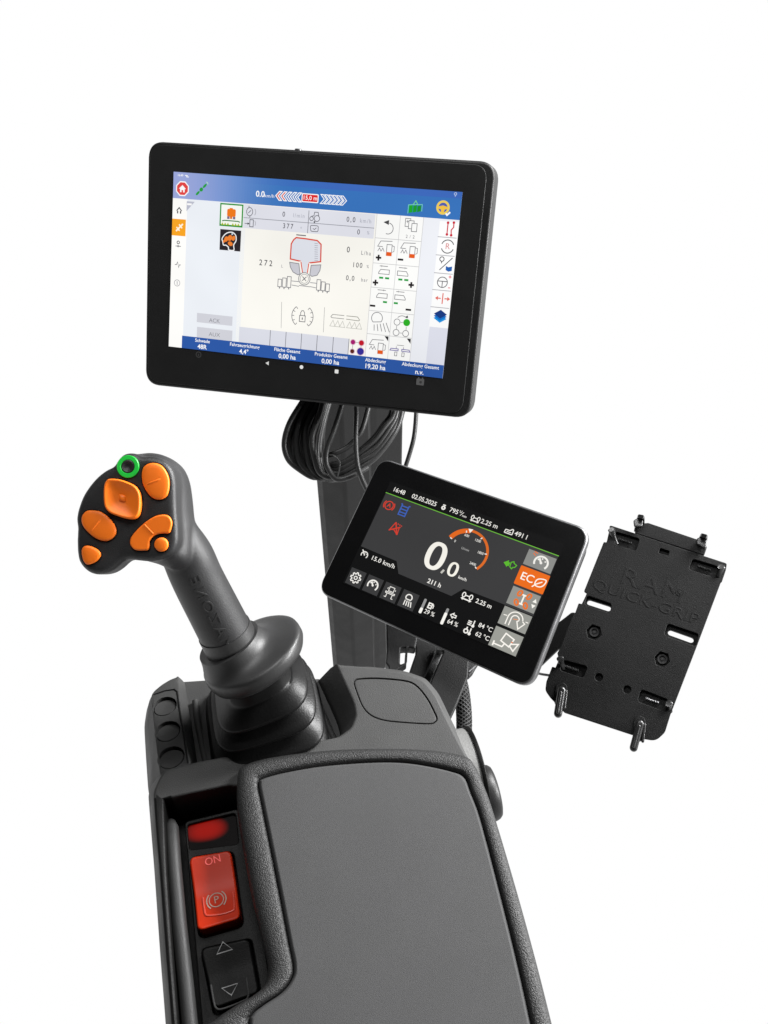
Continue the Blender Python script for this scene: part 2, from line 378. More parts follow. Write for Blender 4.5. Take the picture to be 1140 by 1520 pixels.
# switch tray
mesh('tray_floor', [Vector((p.x, p.y, -.045)) for p in inset(tray_t, -.004, 0)], [tuple(range(len(tray_t)))], M_SIDE, con)
tube('tray_ridge', [Z(x, y, z) for x, y, z in [(254, 1222, -.03), (255, 1230, -.022), (259, 1290, -.02), (266, 1370, -.02), (276, 1460, -.02), (290, 1600, -.02)]], lambda t: .0043 if t > .05 else .003, mat('tray_ridge_plastic', (.026, .026, .026), .5, .25, grain=('n', 1500, .0002)), con, 16)
FT = Frame(Z(320, 1330, -.026), Z(357, 1364, -.026) - Z(296, 1383, -.026), (0, 0, 1))
def q2(fr, pts, h=0.0): return [fr.uv(x, y, h) for x, y in pts]
sw = q2(FT, [(272, 1216), (354, 1196), (366, 1245), (398, 1440), (404, 1540), (300, 1540)])
sw_holes = [rounded(q2(FT, [(276, 1221), (348, 1203), (353, 1249), (279, 1258)]), .002), rounded(q2(FT, [(280, 1270), (345, 1260), (361, 1372), (294, 1391)]), .004), rounded(q2(FT, [(296, 1406), (372, 1390), (388, 1480), (316, 1506)]), .003)]
slab('switch_panel', FT, rounded(sw, .003), sw_holes, -.012, -.004, M_SIDE, con, .0008)
# red glowing tell-tale in its black window
tw = slab('indicator_window', FT, rounded(q2(FT, [(275, 1219), (349, 1201), (354, 1250), (278, 1259)]), .002), [], -.011, -.0065, mat('indicator_glass', (.004, .004, .004), .4, .08), con, .0004)
mg = bpy.data.materials.new('red_indicator_glow'); mg.use_nodes = True; nt = mg.node_tree; b = nt.nodes['Principled BSDF']
b.inputs['Base Color'].default_value = (.005, .004, .004, 1); b.inputs['Roughness'].default_value = .4; b.inputs['Specular IOR Level'].default_value = .02
tc = nt.nodes.new('ShaderNodeTexCoord'); sp3 = nt.nodes.new('ShaderNodeSeparateXYZ'); nt.links.new(tc.outputs['Object'], sp3.inputs[0])
pw = []
for a_ in 'XY':
    p1 = nt.nodes.new('ShaderNodeMath'); p1.operation = 'ABSOLUTE'; p2 = nt.nodes.new('ShaderNodeMath'); p2.operation = 'POWER'; p2.inputs[1].default_value = 2.3
    nt.links.new(sp3.outputs[a_], p1.inputs[0]); nt.links.new(p1.outputs[0], p2.inputs[0]); pw.append(p2)
ad = nt.nodes.new('ShaderNodeMath'); nt.links.new(pw[0].outputs[0], ad.inputs[0]); nt.links.new(pw[1].outputs[0], ad.inputs[1])
mr = nt.nodes.new('ShaderNodeMapRange'); mr.interpolation_type = 'SMOOTHSTEP'; mr.inputs[1].default_value = -.1; mr.inputs[2].default_value = .9; mr.inputs[3].default_value = .42; mr.inputs[4].default_value = 0
nt.links.new(ad.outputs[0], mr.inputs[0]); nt.links.new(mr.outputs[0], b.inputs['Emission Strength'])
b.inputs['Emission Color'].default_value = (.75, .012, .004, 1)
c0 = FT.uv(306, 1232, -.0063); w0 = FT.w(c0.x, c0.y, -.0063)
dx = FT.uv(336, 1227, -.0063) - c0
LM = Matrix.Translation(w0) @ FT.mat().to_3x3().to_4x4() @ Matrix.Rotation(math.atan2(dx.y, dx.x), 4, 'Z') @ Matrix.Diagonal((dx.length * 1.25, .0085, 1, 1))
wl = [LM.inverted() @ FT.w(p.x, p.y, -.0063) for p in rounded(q2(FT, [(276, 1220), (348, 1202.5), (353, 1249), (279, 1257.5)]), .0018)]
me = bpy.data.meshes.new('indicator_light'); me.from_pydata([tuple(p) for p in wl], [], [tuple(range(len(wl)))]); me.materials.append(mg)
il = bpy.data.objects.new('indicator_light', me); COL.objects.link(il); il.parent = con
il.matrix_basis = Matrix.Translation(-origin(con)) @ LM
# rocker switches
def rocker(name, px, m, prof, label):
    o2 = [FT.uv(x, y, 0) for x, y in px]; o2 = rounded(o2, .0035, 6)
    me = slab_mesh(FT, o2, [], -.014, 0, .0013, 4)
    # denser top so it can follow the rocking profile
    bm = bmesh.new(); bm.from_mesh(me)
    a, bq = FT.uv(*[(px[0][0] + px[1][0]) / 2, (px[0][1] + px[1][1]) / 2]), FT.uv((px[2][0] + px[3][0]) / 2, (px[2][1] + px[3][1]) / 2)
    d = (bq - a); L = d.length; d = d / L; d3 = FT.x * d.x + FT.y * d.y; o3 = FT.w(a.x, a.y)
    for k in range(1, 20):
        g = bm.verts[:] + bm.edges[:] + bm.faces[:]
        bmesh.ops.bisect_plane(bm, geom=g, dist=1e-6, plane_co=o3 + d3 * L * k / 20, plane_no=d3)
    for v in bm.verts:
        t = (v.co - o3).dot(d3) / L; h = (v.co - FT.o).dot(FT.n)
        if h > -.008: v.co += FT.n * prof(t)
    bm.to_mesh(me); bm.free()
    return link(name, me, m, con, 40, label), (o3, d3, L)
sq = lambda t: math.sqrt((2 * t - 1) ** 2 + .07)
pr_red = lambda t: .0015 - .003 * (1 - sq(t)) + .0014 * (2 * t - 1 + sq(t))
red, RF = rocker('rocker_switch', [(281, 1274), (343, 1263), (358, 1366), (295, 1385)], M_RED, pr_red, 'red rocker switch marked ON with a parking brake symbol')
blk, BF = rocker('rocker_switch', [(298, 1410), (370, 1394), (385, 1474), (318, 1498)], M_SIDE, lambda t: .002 - .003 * (1 - sq(t)), 'black rocker switch with up and down arrows')
def onrocker(V, fr, prof, RFr, h):
    o3, d3, L = RFr; out = []
    for v in V:
        p = fr.w(v[0], v[1], 0); t = (p - o3).dot(d3) / L; out.append(p + fr.n * (prof(t) + h + (v[2] if len(v) > 2 else 0)))
    return out
def rock_print(name, parent, items, prof, RFr, m, h=.00015):
    V, Fc = join(items); return mesh(name, onrocker(V, FT, prof, RFr, h), Fc, m, parent, None, fix=False)
class Pen:
    """flat strokes in the switch plane: local axes along the switch"""
    def __init__(s, c, xdir): s.c = c; s.x = xdir.normalized(); s.y = Vector((-s.x.y, s.x.x))
    def pt(s, u, v): return s.c + s.x * u + s.y * v
    def stroke(s, pts, w, closed=False):
        V = []; Fc = []; P_ = [s.pt(*p) for p in pts]; n = len(P_)
        for i in range(n):
            a = P_[i - 1] if (i or closed) else P_[i]; b_ = P_[(i + 1) % n] if (i < n - 1 or closed) else P_[i]
            t = (b_ - a).normalized(); k = Vector((-t.y, t.x)) * w / 2; V += [P_[i] + k, P_[i] - k]
        for i in range(n if closed else n - 1):
            j = (i + 1) % n; Fc.append((2 * i + 1, 2 * j + 1, 2 * j, 2 * i))
        return V, Fc
    def text(s, t, size, bold=0):
        V, Fc = text_mesh(t, size, 0, 0, bold); return [s.pt(v.x, v.y) for v in V], Fc
xd = FT.uv(357, 1364) - FT.uv(296, 1383)
pn = Pen(FT.uv(316.5, 1278.5), xd); rock_print('switch_lettering', red, [pn.text('ON', .0062)], pr_red, RF, M_MARKR, .0003)
pn = Pen(FT.uv(321.5, 1336.5), xd); r0 = .0042
c_ = [(r0 * math.cos(a * math.pi / 16), r0 * math.sin(a * math.pi / 16)) for a in range(32)]
ar = lambda a0, a1, r: [(r * math.cos(math.radians(lerp(a0, a1, k / 10))), r * math.sin(math.radians(lerp(a0, a1, k / 10)))) for k in range(11)]
rock_print('switch_symbol', red, [pn.stroke(c_, .0006, True), pn.stroke(ar(-48, 48, .0057), .0007), pn.stroke(ar(132, 228, .0057), .0007), pn.text('P', .0062)], pr_red, RF, M_MARK, .0003)
lipv = [FT.uv(x, y, .003) for x, y in [(300, 1330), (303, 1350), (305, 1357), (310, 1359), (330, 1357), (345, 1352), (347.5, 1347), (345, 1322)]]
tube('switch_lip', [p for p in onrocker([(v.x, v.y) for v in crom(lipv, 5, False)], FT, pr_red, RF, .0)], .0007, mat('red_lip', (.6, .06, .035), .35, .5), red, 8)
prb = lambda t: .002 - .003 * (1 - sq(t))
tri = lambda s: [(-.0045, -.0022 * s), (.0045, -.0022 * s), (0, .003 * s)]
pn = Pen(FT.uv(333, 1408), xd); pn2 = Pen(FT.uv(342.5, 1470), xd)
rock_print('arrow_symbol', blk, [pn.stroke(tri(1), .0007, True)], prb, BF, mat('arrow_print', (.3, .3, .3), .6, .2), .0003)
rock_print('arrow_symbol', blk, [pn2.stroke(tri(-1), .0007, True)], prb, BF, mat('arrow_print'), .0003)
lipb = [FT.uv(x, y) for x, y in [(313, 1462), (318, 1488), (322, 1498), (332, 1499), (360, 1488), (369, 1480), (366, 1452)]]
tube('switch_lip', onrocker([(v.x, v.y) for v in crom(lipb, 5, False)], FT, prb, BF, .0), .0006, M_DECK, blk, 8)
# padded rest
O = [(352, 1152), (360, 1136), (400, 1124), (480, 1114), (560, 1111), (635, 1113), (688, 1121), (704, 1134), (720, 1168), (736, 1215), (770, 1330), (800, 1440), (830, 1560), (850, 1640), (600, 1660), (300, 1660), (285, 1600), (300, 1530), (315, 1516), (338, 1499), (372, 1479), (392, 1461), (397, 1435), (389, 1396), (372, 1322), (357, 1236), (351, 1190)]
I = [(383, 1162), (390, 1153), (428, 1143), (485, 1134), (560, 1129), (612, 1131), (668, 1142), (690, 1152), (700, 1175), (715, 1216), (745, 1330), (772, 1440), (798, 1560), (815, 1640), (600, 1640), (385, 1640), (378, 1590), (369, 1520), (373, 1504), (388, 1491), (416, 1472), (431, 1453), (435, 1434), (428, 1396), (414, 1322), (397, 1236), (388, 1192)]
Od = crom([Z(x, y, -.004) for x, y in O], 8); Id = crom([Z(x, y, -.0005) for x, y in I], 8)
def band(t, z): return [Vector((lerp(a.x, b.x, t), lerp(a.y, b.y, t), z)) for a, b in zip(Od, Id)]
rim = loft('pad_rim', [band(.04, -.046), band(.03, -.02), band(.0, -.013), band(-.02, -.0085), band(.02, -.005), band(.1, -.0025), band(.24, -.0008), band(.42, 0), band(.62, .0002), band(.8, -.0001), band(.9, -.0008), band(.97, -.0022), band(1.0, -.0034), band(1.04, -.005)], M_RIM, con, False, False, 80)
def ins(d, z): return [Vector((p.x, p.y, z)) for p in inset(Id, d, 0)]
sheet('pad_cushion', [ins(.0026, -.0004), ins(.0019, -.0006), ins(.0013, -.0011), ins(.0006, -.0022), ins(-.0002, -.006)], [], M_PAD, con, 80)
# knob and grey casting under the right edge
kc = Z(737, 1174, -.045); FK = Frame(kc, (0, 1, 0), (1, .0, .05))
lathe('adjustment_knob', FK, [(.0001, -.05), (.0185, -.05), (.0185, -.007), (.0182, -.0045), (.0174, -.0022), (.016, -.0006), (.014, 0), (.0001, 0)], mat('knob_plastic', (.011, .011, .011), .45, .3, grain=('n', 1500, .0001)), con, 64)
kg = Z(704, 1150, -.045); FG = Frame((.1165, kg.y + .002, -.044), (0, 1, 0), (1, 0, .0))
lathe('knob_casting', FG, [(.0001, -.04), (.029, -.04), (.029, -.003), (.0275, 0), (.0001, .001)], M_GREY, con, 64)
lathe('casting_rim', FG, [(.0278, -.001), (.0292, -.001), (.0297, 0), (.0297, .0012), (.0292, .0018), (.0001, .002)], M_SIDE, con, 64)

# ================================================================== JOYSTICK
cc3 = Z(374, 968, .04)
ax = (R3 @ Vector((-.43, .80, .44))).normalized()
joy = thing('joystick', 'black joystick with orange thumb buttons and glowing green ring, in a rubber boot', 'joystick', Z(398, 1085, -.034))
sb3 = None
def on_axis(px, py, base):          # the point of the line base + t*ax seen at this height in the picture
    best = None
    for k in range(-200, 1600):
        q = base + ax * (k * .0002); c = R3.transposed() @ (q - CAM); y = CY - F * c.y / -c.z
        if best is None or abs(y - py) < best[0]: best = (abs(y - py), q)
    return best[1]
shaft0 = cc3 + (D(352, 972, (cc3 - CAM).length) - cc3)
dist0 = (shaft0 - CAM).length
def spt(px, py, s): # shaft centre seen at (px,py), s metres along the axis
    q = shaft0 + ax * s; return D(px, py, (q - CAM).length)
SH0 = shaft0
SH = [spt(352, 972, 0), spt(341, 951, .014), spt(316, 903, .045), spt(293, 858, .075), spt(279, 826, .095), spt(264, 797, .110), spt(256, 772, .118) - (CAM - SH0).normalized() * .006]
RAD = [39.5, 39.5, 39, 38.5, 38, 34, 29]
sp_ = crom(SH, 8, False); rr_ = crom([Vector((r, 0)) for r in RAD], 8, False)
rad = lambda t: rr_[min(int(round(t * (len(sp_) - 1))), len(sp_) - 1)].x * (sp_[min(int(round(t * (len(sp_) - 1))), len(sp_) - 1)] - CAM).length / F * .975
hc = D(215, 762, (SH[4] - CAM).length - .027)
view = (CAM - hc).normalized()
FH = Frame(hc, R3 @ Vector((1, 0, 0)), view + (R3 @ Vector((-1, 0, 0))) * .30 + (R3 @ Vector((0, 1, 0))) * .06)
face = [(181, 674), (191, 671.4), (202, 673), (209, 676.5), (222, 676), (236, 679), (248, 687.5), (256, 699), (259.5, 716), (260, 737), (261, 760), (263, 785), (262, 808), (250, 826), (225, 833), (205, 832), (185, 831), (171, 842.5), (158, 850.4), (142.6, 853), (128.6, 848.6), (116.3, 835.4), (112.5, 818), (112, 800), (112.8, 784), (111.2, 770.5), (114.6, 753), (123.3, 732), (139, 711), (155, 697.7), (167.2, 691.6), (172.5, 682.8)]
fo = crom(q2(FH, face), 5)
BD = .022
back = [(211, 674.5), (227, 673), (243, 676), (256.5, 683), (269, 695), (277, 714), (281, 739), (283.5, 765), (287, 788), (285, 830), (262, 846), (238, 838), (205, 825), (200, 790), (185, 740), (180, 700), (193, 678)]
bo = crom(q2(FH, back, -BD), 5)
parts = []
m1 = slab_mesh(FH, fo, [], -.019, 0, .0034, 4); m2 = slab_mesh(FH, bo, [], -.042, -.006, .014, 6)
tv, tf = tube_mb(sp_, rad, 48)
bm = bmesh.new()
for m_ in (m1, m2): bm.from_mesh(m_)
mt = bpy.data.meshes.new('t'); mt.from_pydata([tuple(v) for v in tv], [], tf); bm.from_mesh(mt)
ball = bmesh.ops.create_icosphere(bm, subdivisions=4, radius=rad(1) * 1.02, matrix=Matrix.Translation(sp_[-1]))
bmesh.ops.recalc_face_normals(bm, faces=bm.faces)
mj = bpy.data.meshes.new('grip'); bm.to_mesh(mj); bm.free()
oj = bpy.data.objects.new('grip_tmp', mj); COL.objects.link(oj)
rm = oj.modifiers.new('r', 'REMESH'); rm.mode = 'VOXEL'; rm.voxel_size = .0009; rm.use_smooth_shade = True
s_ = oj.modifiers.new('s', 'SMOOTH'); s_.factor = .5; s_.iterations = 14
dg = bpy.context.evaluated_depsgraph_get(); mg2 = bpy.data.meshes.new_from_object(oj.evaluated_get(dg)); bpy.data.objects.remove(oj)
mg2.materials.clear(); grip = link('grip', mg2, M_GRIP, joy, 180)
# lettering moulded along the shaft
axis = (SH[3] - SH[1]).normalized(); vd = (CAM - SH[2]).normalized(); e1 = (vd - axis * vd.dot(axis)).normalized(); e2 = axis.cross(e1)
V, Fc = text_mesh('AMAZONE', .0088, .00012, .0001, 0, 'CENTER', 1.25)
mid = lerp(SH[1], SH[3], .56); out = []
for v in V:
    c = mid + axis * (v.x * 1.28)
    kk = min(range(len(sp_)), key=lambda i: (sp_[i] - c).length); r_ = rad(kk / (len(sp_) - 1)); k0 = sp_[kk]
    c2 = k0 + axis * ((c - k0).dot(axis)); a = v.y / r_ + math.radians(-9)
    out.append(c2 + (e1 * math.cos(a) + e2 * math.sin(a)) * (r_ + .0001 + v.z))
mesh('grip_lettering', out, Fc, mat('grip_lettering_plastic', (.0185, .0185, .0185), .5, .4), joy, 30)
# sleeve at the shaft foot
k1 = 12
tube('grip_sleeve', [sp_[i] for i in range(0, k1)], lambda t: rad(t * (k1 - 1) / (len(sp_) - 1)) + .0005, M_COLLAR, joy, 48)
# thumb buttons
zb = lambda pts: [(90 + x / 5.7, 660 + y / 5.7) for x, y in pts]
def gap(o2, d): 
    n = len(o2); ar_ = sum(o2[i].x * o2[(i + 1) % n].y - o2[(i + 1) % n].x * o2[i].y for i in range(n)); sg = 1 if ar_ > 0 else -1; r = []
    for i in range(n):
        t = (o2[(i + 1) % n] - o2[i - 1]).normalized(); r.append(o2[i] - Vector((-t.y, t.x)) * d * sg)
    return r
def button(px, prof, name='thumb_button', bar=None, label=None):
    o2 = crom(q2(FH, zb(px), .001), 6); c = sum(o2, Vector((0, 0))) / len(o2); loops = []
    slab('button_gap', FH, gap(o2, .00065), [], -.003, .00035, M_DARKGAP, joy, .0002)
    for s, h in prof: 
        if s < 0: loops.append([FH.w(p.x, p.y, h) for p in gap(o2, s)])
        else: loops.append([FH.w(*(c + (p - c) * s), h) for p in o2])
    ob = loft(name, loops, M_ORANGE, joy, False, True, 60, label)
    if bar:
        a, b_ = [FH.uv(*q, .001) for q in zb(bar[:2])]; hh = bar[2]
        tube('button_ridge', crom([FH.w(a.x, a.y, hh - .0006), FH.w(*lerp(a, b_, .25), hh), FH.w(*lerp(a, b_, .75), hh), FH.w(b_.x, b_.y, hh - .0006)], 4, False), .0006, M_ORANGE, ob, 8)
    return ob
dome = [(1, -.002), (1, .0006), (.965, .0013), (.90, .0017), (.7, .0019), (.4, .0020), (.12, .00205)]
button([(770, 155), (850, 175), (905, 250), (920, 340), (900, 430), (840, 465), (770, 445), (710, 370), (685, 280), (700, 190)], dome, bar=((725, 340), (860, 288), .0018))
button([(250, 555), (330, 565), (400, 610), (455, 680), (470, 740), (440, 790), (380, 815), (300, 795), (220, 730), (180, 670), (178, 610), (205, 570)], dome, bar=((255, 740), (350, 625), .0018))
dish = [(1, -.002), (1, .0020), (.975, .0030), (.93, .0034), (.86, .0032), (.7, .0024), (.5, .0016), (.35, .0012), (.2, .0009), (.16, .0016), (.1, .0020), (.04, .0021)]
button([(440, 290), (520, 300), (620, 340), (665, 385), (685, 450), (680, 560), (650, 620), (590, 632), (500, 610), (420, 575), (380, 520), (372, 420), (378, 340), (400, 300)], dish, label='large dished orange button at the centre of the grip')
button([(205, 857), (260, 860), (320, 895), (338, 935), (310, 980), (250, 1012), (210, 1008), (185, 960), (178, 890)], dome)
arcpx = [(870, 592), (920, 610), (943, 660), (930, 725), (910, 750), (850, 752), (790, 770), (755, 815), (745, 885), (700, 895), (630, 890), (592, 850), (590, 800), (620, 750), (700, 670), (790, 610)]
ao = crom(q2(FH, zb(arcpx), .001), 6)
slab('button_gap', FH, gap(ao, .00065), [], -.003, .00035, M_DARKGAP, joy, .0002)
ab = slab('thumb_button', FH, ao, [], -.002, .0017, M_ORANGE, joy, .0009, 'curved orange rocker button wrapped round the small round one', 4)
a, b_ = [FH.uv(*q, .001) for q in zb([(712, 680), (785, 755)])]
tube('button_ridge', [FH.w(a.x, a.y, .0014), FH.w(b_.x, b_.y, .0014)], .0006, M_ORANGE, ab, 8)
button([(851 + 60 * math.cos(k * math.pi / 6), 845 + 60 * math.sin(k * math.pi / 6)) for k in range(12)], dome)
rc = FH.uv(*zb([(568, 184)])[0], .001); rs = (FH.uv(*zb([(662, 184)])[0], .001) - rc).length
FR = Frame(FH.w(rc.x, rc.y, 0), FH.x, FH.n)
lathe('ring_light', FR, [(rs * .62, -.001), (rs, -.001), (rs, .0008), (rs * .95, .0012), (rs * .66, .0012), (rs * .6, .0006)], M_GREEN, joy, 48, cap=False)
lathe('ring_button', FR, [(rs * .6, -.001), (rs * .6, .0008), (rs * .5, .0011), (rs * .25, .0003), (.0001, .0001)], M_GRIP, joy, 48)
# collar disc
FC = Frame(cc3, R3 @ Vector((1, 0, 0)), ax)
shift = shaft0 - cc3; shift = shift - ax * shift.dot(ax); su, sv = shift.dot(FC.x), shift.dot(FC.y)
prof = [(.0203, .014, 1), (.0208, .0115, 1), (.0220, .0080, .98), (.0240, .0052, .88), (.0270, .0034, .58), (.030, .0027, .3), (.0322, .0021, .1), (.0333, .0008, 0), (.0336, -.0008, 0), (.0335, -.0045, 0), (.0322, -.0078, .05), (.0295, -.0098, .15), (.0235, -.0105, .3)]
loft('collar', [[FC.w(su * s + r * math.cos(2 * math.pi * k / 72), sv * s + r * math.sin(2 * math.pi * k / 72), h) for k in range(72)] for r, h, s in prof], M_COLLAR, joy, True, True, 60)
# bellows
b0 = Z(397, 1084, -.0355); b1 = cc3 - ax * .010 + shift * .25
def boot_loop(t, hs, e):
    c = lerp(b0, b1, t); n = lerp(Vector((0, 0, 1)), ax, min(1, t * 1.05)).normalized(); f = Frame(c, (1, 0, 0), n); L = []
    for k in range(72):
        a = 2 * math.pi * k / 72; ca, sa = math.cos(a), math.sin(a)
        L.append(f.w(hs * abs(ca) ** (2 / e) * (1 if ca >= 0 else -1), hs * abs(sa) ** (2 / e) * (1 if sa >= 0 else -1)))
    return L
bp = [(-.03, .0375), (.03, .0382), (.07, .0392), (.10, .0388), (.13, .0368), (.20, .0296), (.22, .0272), (.232, .0296), (.245, .0352), (.265, .0370), (.29, .0371), (.315, .0352), (.385, .0274), (.405, .0248), (.417, .0268), (.43, .0322), (.45, .0341), (.475, .0342), (.50, .0324), (.57, .0250), (.59, .0226), (.602, .0246), (.615, .0296), (.635, .0311), (.66, .0310), (.685, .0294), (.76, .0232), (.79, .0208), (1.0, .0215)]
bs = crom([Vector(p) for p in bp], 2, False)
loft('boot', [boot_loop(p.x, p.y, lerp(5.5, 2.4, max(0, min(1, p.x * 1.1)))) for p in bs], M_BOOT, joy, False, True, 60)

# ================================================================== TABLET MONITOR
mon = thing('tablet_monitor', 'large black tablet monitor with bright white and blue sprayer screen', 'monitor', (.087, .684, .043))
FM = Frame((.087, .6839, .0431), (.88, -.468, .08), (-.421, -.691, .588))
mo = [(219.5, 211.5), (732, 241.5), (691, 618), (217.5, 569)]
body = rounded(q2(FM, [(219.5, 209), (737, 240), (697, 622), (215, 570.5)]), .0135, 8)
glass = rounded(q2(FM, [(223, 214), (724, 245), (686, 615), (220, 566)], .0004), .0115, 8)
slab('housing', FM, body, [], -.022, -.0003, M_HOUSE, mon, .0022, res=4)
slab('back_cover', FM, rounded(q2(FM, [(260, 260), (690, 285), (650, 570), (258, 530)]), .012, 8), [], -.04, -.0225, M_HOUSE, mon, .004)
gl = slab('front_glass', FM, glass, [], -.001, .0006, M_GLASS, mon, .0005)
QM = [(258.5, 255), (686.9, 285.2), (657.2, 561.5), (251.1, 514)]
U = UI(FM, QM, 1280, 755, .00075)
q = U.p
K = (70, 70, 74); WHT = (255, 255, 255)
U.rect((0, 0), (1280, 755), (254, 254, 252), 0); scr = U.done('screen', mon)
# page background
a, b_ = q(278, 297.7), q(357.5, 484); U.rect((a.x, 108), (b_.x, 700), (236, 240, 246), 1)
a = q(358, 340); b_ = q(546, 480); U.rect((a.x, 108), (b_.x + 8, 700), (251, 249, 242), 1)
a, b_ = q(628, 330), q(650, 360); U.rect((a.x, 108), (1280, 700), (240, 242, 248), 1)
U.rect((b_.x, 118), (1280, 560), (254, 254, 254), 2); U.rect((b_.x + 2, 545), (1280, 700), (224, 226, 238), 3)
t0 = q(278, 298.5); U.poly([(t0.x, 118), (t0.x + 38, 118), (t0.x, 160)], (188, 190, 205), 3); U.rect((t0.x + 2, 126), (t0.x + 24, 134), (252, 252, 252), 4)
U.done('page', scr)
# header; lavender glare towards the left is painted into its emission colours
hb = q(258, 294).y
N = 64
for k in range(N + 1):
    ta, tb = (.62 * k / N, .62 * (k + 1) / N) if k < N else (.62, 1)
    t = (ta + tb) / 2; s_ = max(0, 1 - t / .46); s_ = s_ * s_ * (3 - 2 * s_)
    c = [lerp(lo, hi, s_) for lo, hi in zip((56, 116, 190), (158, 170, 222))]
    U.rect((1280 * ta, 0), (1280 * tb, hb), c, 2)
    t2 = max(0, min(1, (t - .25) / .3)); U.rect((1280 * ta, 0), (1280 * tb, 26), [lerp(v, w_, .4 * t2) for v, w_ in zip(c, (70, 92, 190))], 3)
U.text('16:49', q(268.5, 260.5), 9, WHT, 4, .02); U.line([q(275.5, 260.5), q(279.5, 261)], 3, WHT, 4); U.line([q(277, 262.5), q(281, 263)], 3, WHT, 4)
c = q(271.6, 280.2); U.poly(circle2(c, 33, 8, rot=math.pi / 8), WHT, 4); U.poly(circle2(c, 28, 8, rot=math.pi / 8), (228, 70, 70), 5)
U.poly([(c.x - 17, c.y + 1), (c.x, c.y - 15), (c.x + 17, c.y + 1), (c.x + 11, c.y + 1), (c.x + 11, c.y + 15), (c.x + 4, c.y + 15), (c.x + 4, c.y + 6), (c.x - 4, c.y + 6), (c.x - 4, c.y + 15), (c.x - 11, c.y + 15), (c.x - 11, c.y + 1)], WHT, 6)
c = q(299.5, 281.5)
for du, r1, r2 in ((-16, 12, 5), (0, 9, 8), (16, 12, 5)): U.disc((c.x + du, c.y - du), r1, (40, 158, 62), 4, r2, -math.pi / 4)
U.arc((c.x + 22, c.y - 24), 8, -90, 10, 3, (180, 225, 190), 4, 8)
U.text('0.0', q(387, 288.5), 24, WHT, 4, .03); U.text('km/h', q(400.5, 291.2), 14, WHT, 4, 0, sx=1.15, spacing=1.05)
yc = q(430, 292).y; x0 = q(410, 291).x
for k in range(5):
    x = x0 + k * 22
    ch = [(x, yc), (x + 16, yc - 18), (x + 27, yc - 18), (x + 11, yc), (x + 27, yc + 18), (x + 16, yc + 18)]
    if k < 2: U.poly(ch, (214, 50, 56), 4)
    U.line([Vector(p) for p in ch], 3.5, WHT, 5, True)
a, b_ = q(448.6, 288.6), q(473, 301.5); U.rect((a.x, yc - 18), (b_.x, yc + 18), WHT, 4, 6); U.rect((a.x + 4, yc - 14), (b_.x - 4, yc + 14), (226, 38, 40), 5, 4)
U.text('15,0 m', ((a.x + b_.x) / 2, yc), 17, WHT, 6, .015, sx=.95, spacing=1.05)
x0 = q(476.5, 295).x
for k in range(6):
    x = x0 + k * 17.5; ch = [(x + 27, yc), (x + 11, yc - 18), (x, yc - 18), (x + 16, yc), (x, yc + 18), (x + 11, yc + 18)]
    U.line([Vector(p) for p in ch], 3, WHT, 5, True)
a, b_ = q(608, 303.5), q(625.5, 315.5)
U.line([((a.x + b_.x) / 2 - 10, a.y), ((a.x + b_.x) / 2, a.y - 16), ((a.x + b_.x) / 2 + 10, a.y)], 3, (120, 215, 130), 5)
for k in range(3):
    w_ = (b_.x - a.x) / 3; U.poly([(a.x + w_ * k, a.y + 4), (a.x + w_ * (k + 1) - 2, a.y), (a.x + w_ * (k + 1) - 2, b_.y + 2 - 3 * k), (a.x + w_ * k, b_.y + 6 - 3 * k)], (26, 168 - 12 * k, 44), 4)
U.line([(a.x - 3, b_.y + 8), (a.x - 3, a.y + 2), (b_.x + 2, a.y - 3), (b_.x + 2, b_.y - 4)], 2.5, (120, 210, 190), 5)
c = q(657.9, 308.2); U.disc(c, 28, (240, 208, 92), 4); U.disc(c, 19, (84, 96, 176), 5); U.disc(c, 8, (244, 196, 70), 8)
U.poly([(c.x - 20, c.y - 3), (c.x, c.y - 8), (c.x + 20, c.y - 3), (c.x + 19, c.y + 5), (c.x + 8, c.y + 7), (c.x + 5, c.y + 20), (c.x - 5, c.y + 20), (c.x - 8, c.y + 7), (c.x - 19, c.y + 5)], (244, 196, 70), 7)
U.line([(c.x + 14, c.y + 22), (c.x + 20, c.y + 28), (c.x + 32, c.y + 16)], 6, WHT, 7)
c = q(676.5, 288); U.ring(c, 5, 2.2, (190, 205, 235), 4, n=12); U.line([(c.x, c.y + 5), (c.x, c.y + 11)], 2.2, (190, 205, 235), 4)
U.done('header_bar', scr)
# left menu
lx = q(277.8, 330).x
U.rect((0, hb), (lx, 755), (254, 253, 250), 2)
c = q(266.7, 312.5); U.line([(c.x - 12, c.y + 2), (c.x, c.y - 12), (c.x + 12, c.y + 2)], 4, K, 4); U.line([(c.x - 7, c.y + 2), (c.x - 7, c.y + 13)], 5, K, 4); U.line([(c.x + 7, c.y + 2), (c.x + 7, c.y + 13)], 5, K, 4)
a, b_ = q(257, 324.5), q(276.2, 351); U.rect((0, a.y), (lx - 4, b_.y), (246, 164, 34), 3)
c = Vector(((lx - 4) / 2 + 3, (a.y + b_.y) / 2)); U.line([(c.x - 16, c.y + 16), (c.x + 16, c.y - 16)], 6, (255, 246, 226), 4)
for du in (-8, 4): U.line([(c.x + du - 6, c.y - du - 9), (c.x + du + 9, c.y - du + 6)], 5, (255, 246, 226), 5)
c = q(265.3, 362); U.ring((c.x, c.y - 6), 6, 3, K, 4, n=14); U.line([(c.x - 13, c.y + 10), (c.x + 13, c.y + 10)], 3, (130, 130, 134), 4); U.disc((c.x, c.y + 10), 5, (150, 150, 152), 5, n=12)
c = q(264.5, 393); U.line([(c.x - 14, c.y), (c.x - 6, c.y), (c.x - 1, c.y - 12), (c.x + 5, c.y + 12), (c.x + 8, c.y), (c.x + 15, c.y)], 2.6, (110, 110, 114), 4)
